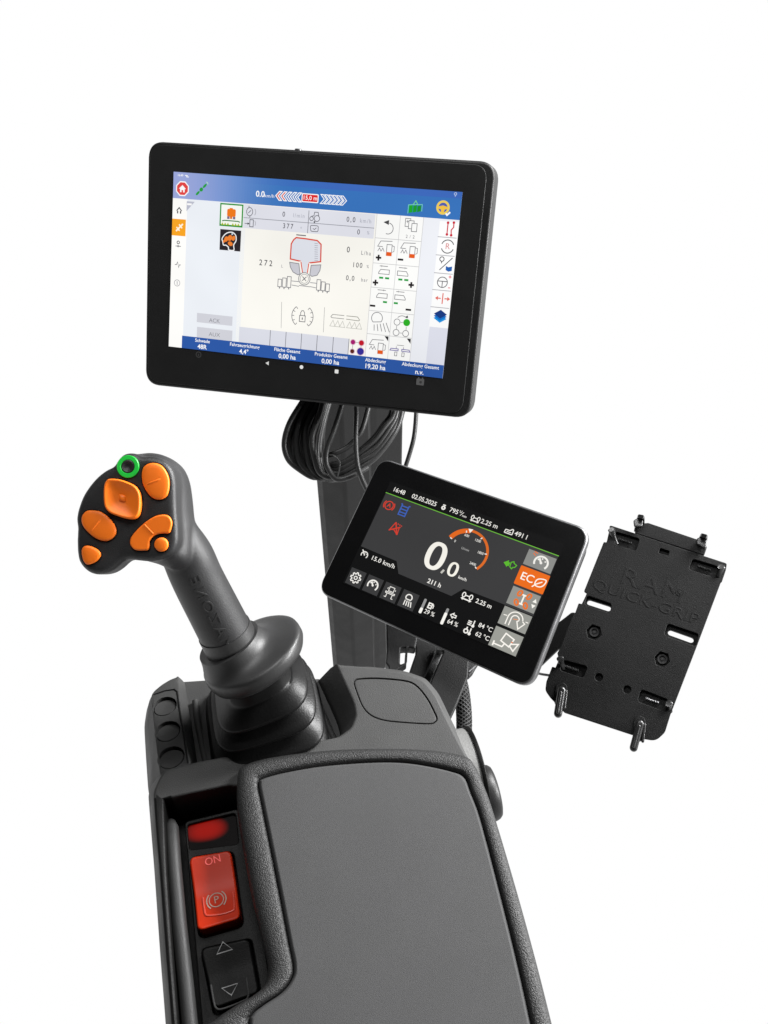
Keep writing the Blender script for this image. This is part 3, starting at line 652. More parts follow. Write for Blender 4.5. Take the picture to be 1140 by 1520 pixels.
c = q(263.6, 420); U.ring(c, 13.5, 2.2, (150, 150, 156), 4); U.disc((c.x, c.y - 4), 3, (150, 150, 156), 4, n=10); U.line([(c.x, c.y), (c.x + 1, c.y + 8)], 3, (150, 150, 156), 4)
U.done('left_menu', scr)
# two tiles
a, b_ = q(327.7, 301.2), q(360.5, 338); U.rect(a, b_, (38, 150, 56), 3); U.rect((a.x + 6, a.y + 6), (b_.x - 6, b_.y - 7), (248, 250, 244), 4)
c = Vector(((a.x + b_.x) / 2, a.y + 38)); U.rect((c.x - 20, c.y - 16), (c.x + 20, c.y + 16), (240, 122, 24), 5, 7); U.rect((c.x - 9, c.y - 20), (c.x + 6, c.y - 12), (240, 122, 24), 6)
U.rect((c.x - 19, c.y + 15), (c.x - 8, c.y + 26), (120, 110, 140), 5); U.rect((c.x + 8, c.y + 15), (c.x + 19, c.y + 26), (120, 110, 140), 5); U.rect((c.x - 6, c.y + 14), (c.x + 5, c.y + 25), (226, 120, 40), 6)
U.line([(a.x + 12, c.y + 36), (a.x + 22, c.y + 33), (b_.x - 22, c.y + 33), (b_.x - 12, c.y + 36)], 4, (54, 128, 70), 5)
for k in range(6):
    x = a.x + 18 + k * 13 + (6 if k > 2 else -4); U.poly([(x - 6, c.y + 52), (x, c.y + 41), (x + 6, c.y + 52)], (170, 190, 40), 5)
U.done('machine_tile', scr)
a = q(327.7, 340); b_ = q(357.2, 373.5); U.rect((a.x, a.y), (b_.x, b_.y), (42, 36, 42), 3)
jo = [(a.x + 14, a.y + 52), (a.x + 10, a.y + 40), (a.x + 22, a.y + 22), (a.x + 38, a.y + 12), (a.x + 58, a.y + 10), (a.x + 74, a.y + 22), (a.x + 76, a.y + 44), (a.x + 66, a.y + 62), (a.x + 68, b_.y - 3), (a.x + 44, b_.y - 3), (a.x + 42, a.y + 74), (a.x + 30, a.y + 66), (a.x + 18, a.y + 66)]
U.line(crom([Vector(p) for p in jo], 3), 4, (244, 244, 246), 4, True)
for dx_, dy_, r1, r2 in ((30, 40, 9, 12), (47, 34, 10, 13), (64, 34, 8, 11), (50, 58, 12, 9), (20, 50, 5, 7)): U.disc((a.x + dx_, a.y + dy_), r1, (240, 130, 50), 5, r2, .4)
U.disc((a.x + 57, a.y + 17), 4, (210, 220, 230), 5)
U.done('joystick_tile', scr)
# data fields
a = q(363, 304); b_ = q(555, 351); ym = q(460, 331.0).y; xm = q(458.5, 325).x; GR = (90, 90, 98); LG = (176, 178, 190)
y1 = q(364, 338.5).y
U.rect((a.x, hb + 3), (b_.x, y1), (227, 228, 237), 3); U.line([(a.x, ym), (b_.x, ym)], 2.4, (150, 152, 162), 4); U.line([(xm, hb + 8), (xm, y1)], 2.4, (130, 132, 140), 5)
r1, r2 = (hb + ym) / 2 + 3, (ym + y1) / 2
def mono(t, x, y, cap, c, sp=1.28, l=5, bold=.012): U.text(t, (x, y), cap, c, l, bold, 'RIGHT', .86, 0, sp)
mono('0', q(424, 317).x, r1, 21, GR); mono('l/min', q(453, 320).x, r1 + 1, 17, LG, 1.3); mono('377', q(436, 335).x, r2, 21, GR, 1.4); mono('n', q(449, 336).x, r2, 12, LG)
mono('0,0', q(528.5, 323).x, r1, 21, GR, 1.35); mono('km/h', q(552, 327).x, r1 + 1, 17, LG, 1.3); mono('0', q(535, 343).x, r2, 21, GR); mono('%', q(549, 345).x, r2, 14, LG)
c = q(371.4, 312); U.ring((c.x, r1), 14, 2.4, GR, 5, 17); U.line([(c.x - 6, r1 + 6), (c.x + 6, r1 - 6)], 2.4, GR, 5); U.line([(c.x - 4, r1 - 17), (c.x - 4, r1 - 24)], 2.4, GR, 5); U.line([(c.x + 2, r1 + 17), (c.x + 2, r1 + 24)], 2.4, GR, 5); U.arc((c.x + 8, r1), 20, -40, 40, 2, (150, 150, 160), 5, 8)
c = q(373.5, 329.6); U.frame((c.x - 6, r2 - 15), (c.x + 10, r2 + 14), 2.6, GR, 5); U.line([(c.x - 30, r2 + 2), (c.x - 12, r2 + 2)], 2.4, GR, 5); U.poly([(c.x - 16, r2 - 3), (c.x - 7, r2 + 2), (c.x - 16, r2 + 8)], (40, 40, 44), 6); U.arc((c.x, r2), 20, -35, 25, 2, (150, 150, 160), 5, 8)
c = q(468, 320); U.ring((c.x + 10, r1 + 6), 12, 2.4, GR, 5); U.ring((c.x - 14, r1 + 8), 8, 2.4, GR, 5); U.line([(c.x - 14, r1 - 2), (c.x - 4, r1 - 4), (c.x - 2, r1 - 19), (c.x + 14, r1 - 19), (c.x + 17, r1 - 5)], 2.4, GR, 5); U.poly([(c.x - 6, r1 + 21), (c.x + 3, r1 + 16), (c.x + 3, r1 + 26)], (60, 60, 64), 5)
c = q(467, 337.5); U.line(rounded([Vector((c.x - 18, r2 - 12)), Vector((c.x + 18, r2 - 12)), Vector((c.x + 18, r2 + 12)), Vector((c.x - 14, r2 + 12))], 6), 2.4, GR, 5, True); U.line([(c.x - 6, r2), (c.x + 2, r2 + 4), (c.x + 10, r2 - 4)], 2.4, GR, 6)
U.done('data_fields', scr)
# tank diagram
zB = lambda x, y: q(360 + x / 5.7, 270 + y / 5.7)
RD = (222, 78, 58)
tankf = [zB(*p) for p in [(408, 652), (416, 525), (436, 490), (458, 472), (540, 482), (636, 497), (668, 530), (664, 675), (568, 686), (550, 775), (508, 770), (494, 672)]]
U.poly(tankf, (226, 229, 238), 3); U.line(tankf, 5, RD, 5, True); U.line([zB(494, 672), zB(508, 770)], 9, (254, 252, 246), 6); U.line([zB(568, 686), zB(552, 775)], 9, (254, 252, 246), 6); U.line([zB(498, 676), zB(512, 770)], 4, RD, 7); U.line([zB(564, 690), zB(552, 770)], 4, RD, 7)
U.line([zB(458, 448), zB(540, 456)], 4, (110, 110, 116), 4)
for k in range(9): U.line([zB(612, 520 + 18 * k), zB(640, 523 + 18 * k)], 2, (165, 165, 175), 4)
for pl in ([(402, 680), (480, 692), (490, 780), (470, 786), (430, 762), (408, 720)], [(666, 702), (584, 706), (572, 786), (590, 800), (634, 790), (658, 750)]):
    pp = [zB(*p) for p in pl]; U.poly(pp, (206, 206, 214), 3); U.line(pp, 3, (140, 140, 146), 4, True)
c = zB(527, 820); U.disc(c, 27, (252, 250, 242), 8, n=28); U.ring(c, 26, 3, (140, 140, 144), 9); U.ring(c, 19, 2.2, (160, 160, 164), 9)
U.line([(c.x - 9, c.y - 9), (c.x + 9, c.y + 9)], 3, (110, 110, 116), 9); U.line([(c.x + 9, c.y - 9), (c.x - 9, c.y + 9)], 3, (110, 110, 116), 10)
for x, ya, yb in ((318, 822, 888), (357, 812, 892), (397, 800, 895), (647, 826, 918), (685, 845, 922), (722, 862, 928)):
    a, b_ = zB(x - 13, ya), zB(x + 13, yb); U.frame((a.x, a.y), (b_.x, b_.y), 2.6, (120, 120, 126), 4); U.line([((a.x + b_.x) / 2, b_.y), ((a.x + b_.x) / 2, b_.y + 8)], 4, (120, 120, 126), 4)
for y1_, y2_ in ((838, 840), (872, 880)): U.line([zB(418, y1_), zB(480, y2_ + 4)], 2.6, (140, 140, 146), 4); U.line([zB(575, y1_ + 14), zB(630, y2_ + 18)], 2.6, (140, 140, 146), 4)
U.line([zB(480, 876), zB(575, 888)], 2.6, (140, 140, 146), 4)
U.text('272', zB(200, 688), 25, (84, 84, 88), 4, 0.01, sx=.9, spacing=1.5); U.text('L', zB(338, 714), 13, (140, 140, 146), 4)
mono('0', zB(912, 575).x, zB(890, 575).y, 24, (84, 84, 88)); mono('L/ha', zB(1090, 600).x, zB(1030, 603).y, 17, (140, 140, 146), 1.3)
mono('100', zB(1018, 705).x, zB(960, 705).y, 21, (84, 84, 88), 1.3); mono('%', zB(1072, 718).x, zB(1055, 718).y, 13, (140, 140, 146))
mono('0,0', zB(950, 818).x, zB(900, 815).y, 21, (84, 84, 88), 1.3); mono('bar', zB(1062, 830).x, zB(1020, 830).y, 15, (140, 140, 146), 1.3)
zE = lambda x, y: q(380 + x / 6.3333, 430 + y / 6.3333)
U.line([zE(245, 115), zE(240, 360)], 2, (170, 170, 168), 4); U.line([zE(648, 165), zE(636, 400)], 2, (170, 170, 168), 4)
c = zE(440, 250); DK = (112, 112, 116)
U.arc(c, 49, 128, 232, 2.6, DK, 4); U.arc(c, 49, -52, 52, 2.6, DK, 4)
for a in (128, 154, 180, 206, 232, -52, -26, 0, 26, 52):
    ca, sa = math.cos(math.radians(a)), math.sin(math.radians(a)); U.line([(c.x + 38 * ca, c.y + 38 * sa), (c.x + 49 * ca, c.y + 49 * sa)], 2.4, DK, 5)
U.frame((c.x - 13, c.y - 3), (c.x + 13, c.y + 23), 2.8, DK, 4); U.line([(c.x - 9, c.y - 3), (c.x - 9, c.y - 15), (c.x - 4, c.y - 24), (c.x + 4, c.y - 24), (c.x + 9, c.y - 15), (c.x + 9, c.y - 3)], 2.6, DK, 5); U.line([(c.x, c.y + 5), (c.x, c.y + 15)], 4, DK, 4)
c = zE(840, 262); BG = (186, 186, 178)
U.line([(c.x - 4, c.y - 8), (c.x - 56, c.y - 8), (c.x - 64, c.y + 2), (c.x - 60, c.y + 6), (c.x - 4, c.y + 6)], 2.6, (150, 150, 146), 4); U.line([(c.x + 6, c.y - 8), (c.x + 56, c.y - 8), (c.x + 66, c.y + 4), (c.x + 62, c.y + 8), (c.x + 6, c.y + 6)], 2.6, (150, 150, 140), 4)
for k in range(6):
    x = c.x - 66 + k * 22 + (10 if k > 2 else 0); U.line([(x, c.y + 42), (x + 13, c.y + 16), (x + 24, c.y + 42)], 2, BG, 4, True)
U.done('tank_diagram', scr)
# lower cells, ACK / AUX
ya, yb = q(357, 485).y, q(357, 512).y; xs = [q(355.8, 490).x] + [q(380 + x / 6.333, 430 + 470 / 6.333).x for x in (135, 283, 430, 578, 730, 878)]
fy = q(271.2, 498).y
U.rect((xs[0], ya), (xs[-1], fy + 4), (219, 221, 231), 4)
for x in xs[1:]: U.line([(x, ya), (x, fy)], 2.4, (120, 120, 128), 5)
for p, c, r in (((524.5, 507.7), (168, 22, 110), 10), ((537, 509), (196, 22, 40), 11), ((523.4, 521.3), (92, 34, 24), 9), ((535.5, 521.6), (54, 44, 150), 15)):
    U.disc(q(*p), r + 3, (224, 190, 208), 5); U.disc(q(*p), r, c, 6)
U.line([q(527, 508), q(534, 508.6)], 2, (150, 140, 150), 5); U.line([q(524.3, 511), q(523.6, 518)], 2, (150, 140, 150), 5); U.line([q(536.6, 512), q(536, 517)], 2, (150, 140, 150), 5)
for y0, y1_, t in ((464.3, 481.8, 'ACK'), (485, 499.0, 'AUX')):
    a, b_ = q(293.2, y0), q(345.2, y1_ + 3); U.rect((a.x, a.y), (b_.x, b_.y + (14 if t == 'AUX' else -3)), (209, 210, 218), 3); U.text(t, ((a.x + b_.x) / 2, a.y + 27), 18, (140, 141, 148), 4, 0, sx=1.05)
U.done('lower_fields', scr)
# soft keys
cl, cm, cr = q(555, 380).x, q(589.2, 384).x, q(623, 388).x
rows = [hb + 2, q(557, 353).y, q(553, 390).y, q(551, 426).y, q(550, 460.7).y, q(546, 495).y, fy + 4]
U.rect((cl, hb), (cr, fy), (253, 253, 251), 4)
for x in (cl, cm, cr): U.line([(x, hb), (x, fy)], 2, (205, 205, 206), 5)
for y in rows[1:-1]: U.line([(cl, y), (cr, y)], 2, (195, 195, 196), 6)
def cell(i, j): return Vector((((cl + cm) / 2 if i == 0 else (cm + cr) / 2), (rows[j] + rows[j + 1]) / 2)), 0
KB = (34, 30, 32); KL = (120, 120, 124); OR = (232, 92, 26)
c = cell(0, 0)[0]; U.arc((c.x + 2, c.y + 6), 22, -80, 110, 2.6, KL, 6); U.poly([(c.x - 20, c.y - 18), (c.x + 4, c.y - 28), (c.x + 4, c.y - 8)], (70, 70, 72), 7)
c = cell(1, 0)[0]
for du, dv in ((-15, -24), (0, -16), (14, -6)): U.rect((c.x + du - 11, c.y + dv - 16), (c.x + du + 11, c.y + dv + 16), (253, 253, 251), 7 + int(du > -10) * 2 + int(du > 5) * 2); U.frame((c.x + du - 11, c.y + dv - 16), (c.x + du + 11, c.y + dv + 16), 2.4, KL, 8 + int(du > -10) * 2 + int(du > 5) * 2)
U.line([(c.x - 22, c.y - 28), (c.x - 12, c.y - 28)], 2, KL, 9); U.line([(c.x - 17, c.y - 34), (c.x - 17, c.y - 22)], 2, KL, 9)
U.text('2 / 2', (c.x, c.y + 32), 13, (110, 110, 116), 7, spacing=1.15)
def jug(c, sc=1.0):
    U.line([(c.x - 14, c.y - 10), (c.x - 36, c.y - 10), (c.x - 24, c.y - 32), (c.x + 26, c.y - 34)], 2.4, KL, 6)
    for k in range(2): U.line([(c.x - 34 + k * 14, c.y + 10), (c.x - 27 + k * 14, c.y - 4), (c.x - 20 + k * 14, c.y + 10)], 2.2, KL, 6)
    U.frame((c.x + 4, c.y - 20), (c.x + 26, c.y + 24), 2.4, KL, 6); U.line([(c.x + 27, c.y - 16), (c.x + 36, c.y - 14), (c.x + 36, c.y + 6), (c.x + 29, c.y + 10)], 2.2, KL, 6); U.rect((c.x + 4, c.y + 10), (c.x + 27, c.y + 26), OR, 7)
def plus(x, y): U.line([(x - 12, y), (x + 12, y)], 7, KB, 8); U.line([(x, y - 12), (x, y + 12)], 7, KB, 9)
def minus(x, y): U.line([(x - 12, y), (x + 12, y)], 7, KB, 8)
c = cell(0, 1)[0]; jug(Vector((c.x, c.y - 8))); plus(c.x - 28, c.y + 28)
c = cell(1, 1)[0]; jug(Vector((c.x, c.y - 8))); minus(c.x - 32, c.y + 28)
def boom(c, dirn, n, flip):
    U.line([(c.x - 20, c.y - 40), (c.x + 16, c.y - 40)], 2.4, KL, 6); e = c.x - 20 if dirn < 0 else c.x + 16
    U.poly([(e - 8 * -dirn * -1, c.y - 40), (e + 10 * -dirn, c.y - 46), (e + 10 * -dirn, c.y - 34)], (80, 80, 84), 7)
    pts = [(-22, -14), (-14, -26), (24, -26), (24, -8), (-22, -8)]; U.line([(c.x + (x if not flip else -x), c.y + y) for x, y in pts], 2.4, KL, 6, True)
    for k in range(n):
        x = c.x + ((-18 + 26 * k) if n > 1 else (8 if not flip else -26)); U.line([(x, c.y + 8), (x + 18, c.y + 8)], 7, (30, 160, 66), 7)
c = cell(0, 2)[0]; boom(c, -1, 2, False); plus(c.x - 32, c.y + 30)
c = cell(1, 2)[0]; boom(Vector((c.x - 16, c.y)), 1, 2, True); plus(c.x + 24, c.y + 26)
c = cell(0, 3)[0]; boom(c, 1, 1, False); minus(c.x - 36, c.y + 28)
c = cell(1, 3)[0]; boom(Vector((c.x - 18, c.y)), -1, 1, True); minus(c.x + 22, c.y + 30)
c = cell(0, 4)[0]; U.arc((c.x - 12, c.y - 20), 24, 130, 400, 2.6, KL, 6); U.line([(c.x - 28, c.y - 2), (c.x + 7, c.y - 6)], 2.6, KL, 6)
for k in range(5): U.line([(c.x - 22 + k * 13, c.y + 8 - k * 3), (c.x - 20 + k * 17, c.y + 34)], 2.6, KL, 6)
c = cell(1, 4)[0]
for dx_, dy_, g in ((-22, -12, 0), (20, -14, 1), (-22, 32, 0), (20, 32, 0)):
    if g: U.disc((c.x + dx_, c.y + dy_), 15, (44, 176, 36), 7)
    else: U.ring((c.x + dx_, c.y + dy_), 13, 2.4, KL, 7)
U.line([(c.x - 6, c.y - 12), (c.x + 4, c.y - 13)], 2, KL, 6); U.line([(c.x - 22, c.y + 4), (c.x - 22, c.y + 17)], 2, KL, 6); U.line([(c.x + 20, c.y + 4), (c.x + 20, c.y + 17)], 2, KL, 6); U.line([(c.x - 6, c.y + 32), (c.x + 4, c.y + 32)], 2, KL, 6)
U.arc((c.x - 1, c.y - 14), 26, -140, -45, 2.4, KL, 6); U.poly([(c.x + 24, c.y - 32), (c.x + 10, c.y - 36), (c.x + 22, c.y - 44)], (80, 80, 84), 7)
c = cell(0, 5)[0]; jug(Vector((c.x, c.y + 4))); U.poly([(cm - 22, rows[5] + 3), (cm - 4, rows[5] + 3), (cm - 4, rows[5] + 24)], (50, 50, 54), 7)
c = cell(1, 5)[0]; PU = (112, 100, 168); U.poly([(cr - 22, rows[5] + 3), (cr - 4, rows[5] + 3), (cr - 4, rows[5] + 24)], (50, 50, 54), 7)
U.line([(c.x - 14, c.y - 16), (c.x + 18, c.y - 16)], 2, KL, 6)
for s_ in (-1, 1): 
    U.line([(c.x + s_ * 8 + 2, c.y), (c.x + s_ * 40 + 2, c.y), (c.x + s_ * 44 + 2, c.y + 8), (c.x + s_ * 8 + 2, c.y + 8)], 3, PU, 6, True); U.frame((c.x + s_ * 16 - 4, c.y + 14), (c.x + s_ * 16 + 6, c.y + 30), 2.2, KL, 6); U.line([(c.x + s_ * 16 + 1, c.y - 10), (c.x + s_ * 16 + 1, c.y)], 2, KL, 6)
U.done('soft_keys', scr)
# right menu
mx_ = q(663, 366).x; ml = q(650, 351).x
for p in ((664, 352.5), (662, 379.5), (658.5, 406), (656, 431), (653, 456.5)): y = q(*p).y; U.line([(ml, y), (1276, y)], 2.6, (172, 172, 178), 5)
cs = [q(667, 340), q(663.5, 366), q(661.4, 391.8), q(656.5, 419), q(655.8, 443), q(652.7, 469)]
X = (ml + 1280) / 2 + 4
y = cs[0].y; RR = (206, 30, 56)
U.line([(X - 8, y - 24), (X - 8, y + 22)], 4, RR, 6); U.line([(X + 16, y - 26), (X + 17, y - 8), (X + 8, y + 4), (X + 10, y + 24)], 4, RR, 6)
for dx_, dy_ in ((-8, -24), (-8, 22), (16, -26), (10, 24)): U.disc((X + dx_, y + dy_), 5.5, RR, 7, n=12)
y = cs[1].y; U.arc((X, y), 26, 200, 340, 3.4, (90, 90, 92), 6); U.arc((X, y), 26, 20, 160, 3.4, (90, 90, 92), 6); U.text('R', (X, y), 24, (216, 130, 130), 6)
y = cs[2].y; U.ring((X - 18, y - 18), 9, 3, K, 6); U.line([(X - 18, y - 9), (X - 18, y - 1)], 3, K, 6); U.line([(X - 24, y + 26), (X + 26, y - 26)], 3, K, 6); U.poly([(X + 2, y + 8), (X + 12, y + 12), (X + 28, y + 8), (X + 28, y + 26), (X + 14, y + 30), (X + 2, y + 24)], (36, 96, 176), 6)
y = cs[3].y; U.ring((X - 6, y), 21, 3, (104, 104, 108), 6); U.line([(X - 26, y - 4), (X + 14, y - 4)], 3, (104, 104, 108), 6); U.line([(X - 6, y - 4), (X - 6, y + 20)], 3, (104, 104, 108), 7); U.line([(X + 18, y - 24), (X + 30, y - 24)], 3.4, (232, 120, 130), 6); U.line([(X + 24, y - 30), (X + 24, y - 18)], 3.4, (232, 120, 130), 7); U.line([(X + 20, y + 20), (X + 30, y + 20)], 3.4, (232, 120, 130), 6)
y = cs[4].y; RO = (228, 104, 92); U.line([(X + 2, y - 22), (X + 2, y + 22)], 4, RO, 6)
for s_ in (-1, 1): U.line([(X + 2 + 8 * s_, y), (X + 2 + 22 * s_, y)], 4, RO, 6); U.poly([(X + 2 + 32 * s_, y), (X + 2 + 20 * s_, y - 9), (X + 2 + 20 * s_, y + 9)], RO, 7)
y = cs[5].y
for k, cc_ in ((2, (34, 150, 224)), (1, (22, 110, 200)), (0, (24, 58, 130))): U.poly([(X - 28, y - 8 + 9 * k), (X, y - 26 + 9 * k), (X + 28, y - 8 + 9 * k), (X, y + 10 + 9 * k)], cc_, 8 - k)
U.done('right_menu', scr)
# footer
U.rect((q(271.2, 498).x, fy), (1280, 755), (44, 88, 166), 8)
for p1, t1, p2, t2 in (((301.5, 505.5), 'Schwade', (301, 514), '48R'), ((364, 513), 'Fahrzeugrichtung', (363, 521), '4,4°'), ((427, 520), 'Fläche Gesamt', (427, 528.5), '0,00 ha'), ((492, 528.3), 'Produktiv Gesamt', (491, 537), '0,00 ha'), ((558, 536), 'Abdeckung', (557, 545), '19,20 ha'), ((624.5, 543.5), 'Abdeckung Gesamt', (623, 552.5), 'n.v.')):
    U.text(t1, (q(*p1).x, fy + 14), 15, WHT, 10, .02, sx=.95, spacing=1.04); U.text(t2, (q(*p2).x, fy + 41), 20, WHT, 10, .025, sx=1.0)
U.done('footer_bar', scr)
# marks on the bezel
U.h = .0007
c = q(397.2, 539); U.poly([(c.x - 9, c.y), (c.x + 7, c.y - 9), (c.x + 7, c.y + 9)], (214, 214, 212), 1); U.done('back_mark', mon)
c = q(447.9, 544.8); U.disc(c, 8.5, (232, 232, 230), 1); U.done('home_mark', mon)
c = q(500, 551.3); U.rect((c.x - 8.5, c.y - 8.5), (c.x + 8.5, c.y + 8.5), (228, 228, 226), 1, 3); U.done('overview_mark', mon)
c = q(295.3, 526.3); U.ring(c, 12, 3.4, (58, 58, 58), 1); U.line([(c.x, c.y - 4), (c.x, c.y + 6)], 4, (58, 58, 58), 1); U.done('power_mark', mon)
c = q(624, 566.5); U.rect((c.x - 17, c.y - 13), (c.x + 17, c.y + 15), (86, 86, 86), 1, 4); U.disc((c.x + 2, c.y + 2), 6, (56, 56, 56), 2); U.line([(c.x - 8, c.y - 13), (c.x - 8, c.y - 18)], 5, (86, 86, 86), 1); U.line([(c.x + 9, c.y - 13), (c.x + 9, c.y - 18)], 5, (86, 86, 86), 1); U.done('camera_mark', mon)
pc_ = FM.uv(441, 222.5, -.008); fb = Frame(FM.w(pc_.x, pc_.y, -.011), FM.x, FM.y)
lathe('top_button', fb, [(.0032, -.003), (.0032, .0006), (.0026, .0012), (.0001, .0013)], M_SILVER, mon, 24)
pc_ = FM.uv(716, 376, -.008)
lathe('side_button', Frame(FM.w(pc_.x, pc_.y, -.011), FM.y, FM.x), [(.0012, -.003), (.0012, .0006), (.0001, .0008)], M_SILVER, mon, 16)

# ================================================================== TERMINAL DISPLAY
ter = thing('terminal_display', 'smaller tilted black display with silver edge showing dark speed and rpm screen', 'display', (.1508, .43, -.07))
FD = Frame((.1508, .4307, -.0696), (.68, -.715, .162), (-.451, -.235, .861))
do = [(564, 677.5), (879, 786.5), (786.5, 1024), (468.5, 878)]
slab('frame', FD, rounded(q2(FD, [(564, 677.5), (878, 786), (786.5, 1023.5), (469, 878)]), .0122, 8), [], -.009, -.0006, M_SILVER, ter, .0022, res=4)
slab('back_shell', FD, rounded(q2(FD, [(575, 690), (868, 792), (781, 1013), (479, 874)]), .012, 8), [], -.026, -.0092, M_HOUSE, ter, .003)
slab('front_glass', FD, rounded(q2(FD, [(566, 680.5), (874.5, 788), (783.5, 1019.5), (472, 877)]), .0108, 8), [], -.002, .0006, M_GLASS2, ter, .0007)
QD = [(573.3, 731.4), (830, 825.8), (766.7, 976), (510.3, 865.3)]
T = UI(FD, QD, 1000, 560, .00075); q = T.p
zA = lambda x, y: q(510 + x / 6, 700 + y / 6)
zC = lambda x, y: q(660 + x / 6, 730 + y / 6)
upx = (q(830, 825.8) - q(573.3, 731.4)).length / 273.5       # screen units per photo pixel
T.rect((-4, -70), (1004, 562), (9, 9, 10), 0); ts = T.done('screen', ter)
main = [Vector((0, 0)), Vector((1000, 0)), zC(520, 1000)]
main = [Vector((2, 2)), Vector((998, 2)), Vector((998, zC(530, 1003).y)), Vector((zC(520, 1000).x, zC(520, 1000).y)), zC(172, 866), zA(962, 1110), zA(492, 912), zA(476, 800), zA(162, 668)]
main[-1].x = 2; T.poly(main, (58, 58, 59), 1)
T.rect((0, -2), (1000, 2.4), (112, 190, 62), 3); T.done('main_panel', ts)
# header
W2 = (244, 242, 236)
def tx(t, p, cap, c=W2, bold=.03, align='LEFT', sx=.92, dy=0): T.text(t, (p.x, p.y + dy), cap * upx, c, 6, bold, align, sx)
hy = -33
for t, p in (('16:48', q(583, 729)), ('02.05.2025', q(611.5, 738))): T.text(t, (p.x, hy), 26, W2, 6, .015, 'LEFT', .94)
p = q(668, 757); T.text('795', (p.x, hy), 26, W2, 6, .015, 'LEFT', .96); T.text('U', (p.x + 56, hy - 9), 14, W2, 6, .02, 'LEFT'); T.line([(p.x + 66, hy + 12), (p.x + 80, hy - 12)], 2.5, W2, 6); T.text('min', (p.x + 78, hy + 8), 12, W2, 6, .02, 'LEFT')
p = q(714, 775); T.text('2.25 m', (p.x, hy), 26, W2, 6, .015, 'LEFT', .96); p = q(763.5, 794.5); T.text('491 l', (p.x, hy), 26, W2, 6, .015, 'LEFT', .96)
c = q(659, 754); T.disc((c.x, hy + 3), 12, W2, 6); T.disc((c.x, hy + 3), 4, (20, 20, 20), 7); T.rect((c.x - 8, hy - 16), (c.x + 8, hy - 10), W2, 7)
c = q(706.5, 770.5)
def wheels(c, y, s=1.0):
    for du in (-17, 17): T.ring((c.x + du * s, y - 4 * s), 7 * s, 4 * s, W2, 6, 11 * s, 16)
    T.line([(c.x - 9 * s, y - 4 * s), (c.x + 9 * s, y - 4 * s)], 4 * s, W2, 6); T.line([(c.x - 20 * s, y + 14 * s), (c.x + 20 * s, y + 14 * s)], 5 * s, W2, 6)
    T.poly([(c.x - 26 * s, y + 14 * s), (c.x - 15 * s, y + 7 * s), (c.x - 15 * s, y + 21 * s)], W2, 7); T.poly([(c.x + 26 * s, y + 14 * s), (c.x + 15 * s, y + 7 * s), (c.x + 15 * s, y + 21 * s)], W2, 7)
wheels(c, hy)
c = q(756, 790); T.line(rounded([Vector((c.x - 22, hy + 14)), Vector((c.x - 20, hy - 4)), Vector((c.x + 2, hy - 4)), Vector((c.x + 14, hy - 16)), Vector((c.x + 20, hy - 12)), Vector((c.x + 20, hy + 14))], 3), 4.5, W2, 6, True); T.line([(c.x - 12, hy + 5), (c.x + 12, hy + 5)], 4, W2, 7)
T.done('header_line', ts)
# warnings
c = zA(410, 305); RE = (214, 62, 46); T.ring(c, 24, 5, RE, 5); T.arc(c, 32, 140, 220, 5, RE, 5); T.arc(c, 32, -40, 40, 5, RE, 5); T.text('A', c, 24, RE, 5, .03)
T.done('brake_warning', ts)
c = zA(537, 352); BL = (62, 98, 186); 
for s_ in (-1, 1): T.line([(c.x + s_ * 20, c.y - 34), (c.x + s_ * 20, c.y + 32)], 6, BL, 5); T.line([(c.x + s_ * 20, c.y - 34), (c.x + s_ * 28, c.y - 34)], 6, BL, 5)
for dy_ in (-24, -6, 12, 28): T.line([(c.x - 17, c.y + dy_), (c.x + 17, c.y + dy_)], 6, BL, 6)
T.done('ladder_symbol', ts)
c = zA(465, 505); T.line([(c.x - 10, c.y - 32), (c.x + 24, c.y + 34)], 6.5, RE, 6); T.line([(c.x + 26, c.y - 14), (c.x - 30, c.y + 24)], 6, RE, 7); T.line([(c.x - 10, c.y - 30), (c.x - 28, c.y + 24)], 5, RE, 5); T.line([(c.x - 26, c.y + 16), (c.x - 2, c.y + 12), (c.x + 22, c.y + 30)], 5, RE, 8); T.line([(c.x + 20, c.y - 8), (c.x + 25, c.y + 32)], 5, RE, 5)
for k in range(3): T.disc((c.x + 6 + 11 * k, c.y - 26 + 2 * k), 3.6, RE, 5, n=10)
T.done('warning_symbol', ts)
# rev counter
A1, A2, A3 = zC(52, 408), zC(385, 510), zC(288, 690)
ax_, ay_, bx_, by_, cx_, cy_ = A1.x, A1.y, A2.x, A2.y, A3.x, A3.y
dd = 2 * (ax_ * (by_ - cy_) + bx_ * (cy_ - ay_) + cx_ * (ay_ - by_))
gc = Vector((((ax_ ** 2 + ay_ ** 2) * (by_ - cy_) + (bx_ ** 2 + by_ ** 2) * (cy_ - ay_) + (cx_ ** 2 + cy_ ** 2) * (ay_ - by_)) / dd, ((ax_ ** 2 + ay_ ** 2) * (cx_ - bx_) + (bx_ ** 2 + by_ ** 2) * (ax_ - cx_) + (cx_ ** 2 + cy_ ** 2) * (bx_ - ax_)) / dd))
gr = (A1 - gc).length
ang = lambda p: math.degrees(math.atan2(p.y - gc.y, p.x - gc.x))
a0, a3 = ang(A1), ang(A3)
if a0 > a3: a0 -= 360
am = ang(zC(235, 350)); am = am - 360 if am > a3 else am
T.arc(gc, gr, a0, a3, 12, (224, 108, 34), 4, 48); T.arc(gc, gr - 3, a0, am, 22, (232, 106, 26), 5, 24)
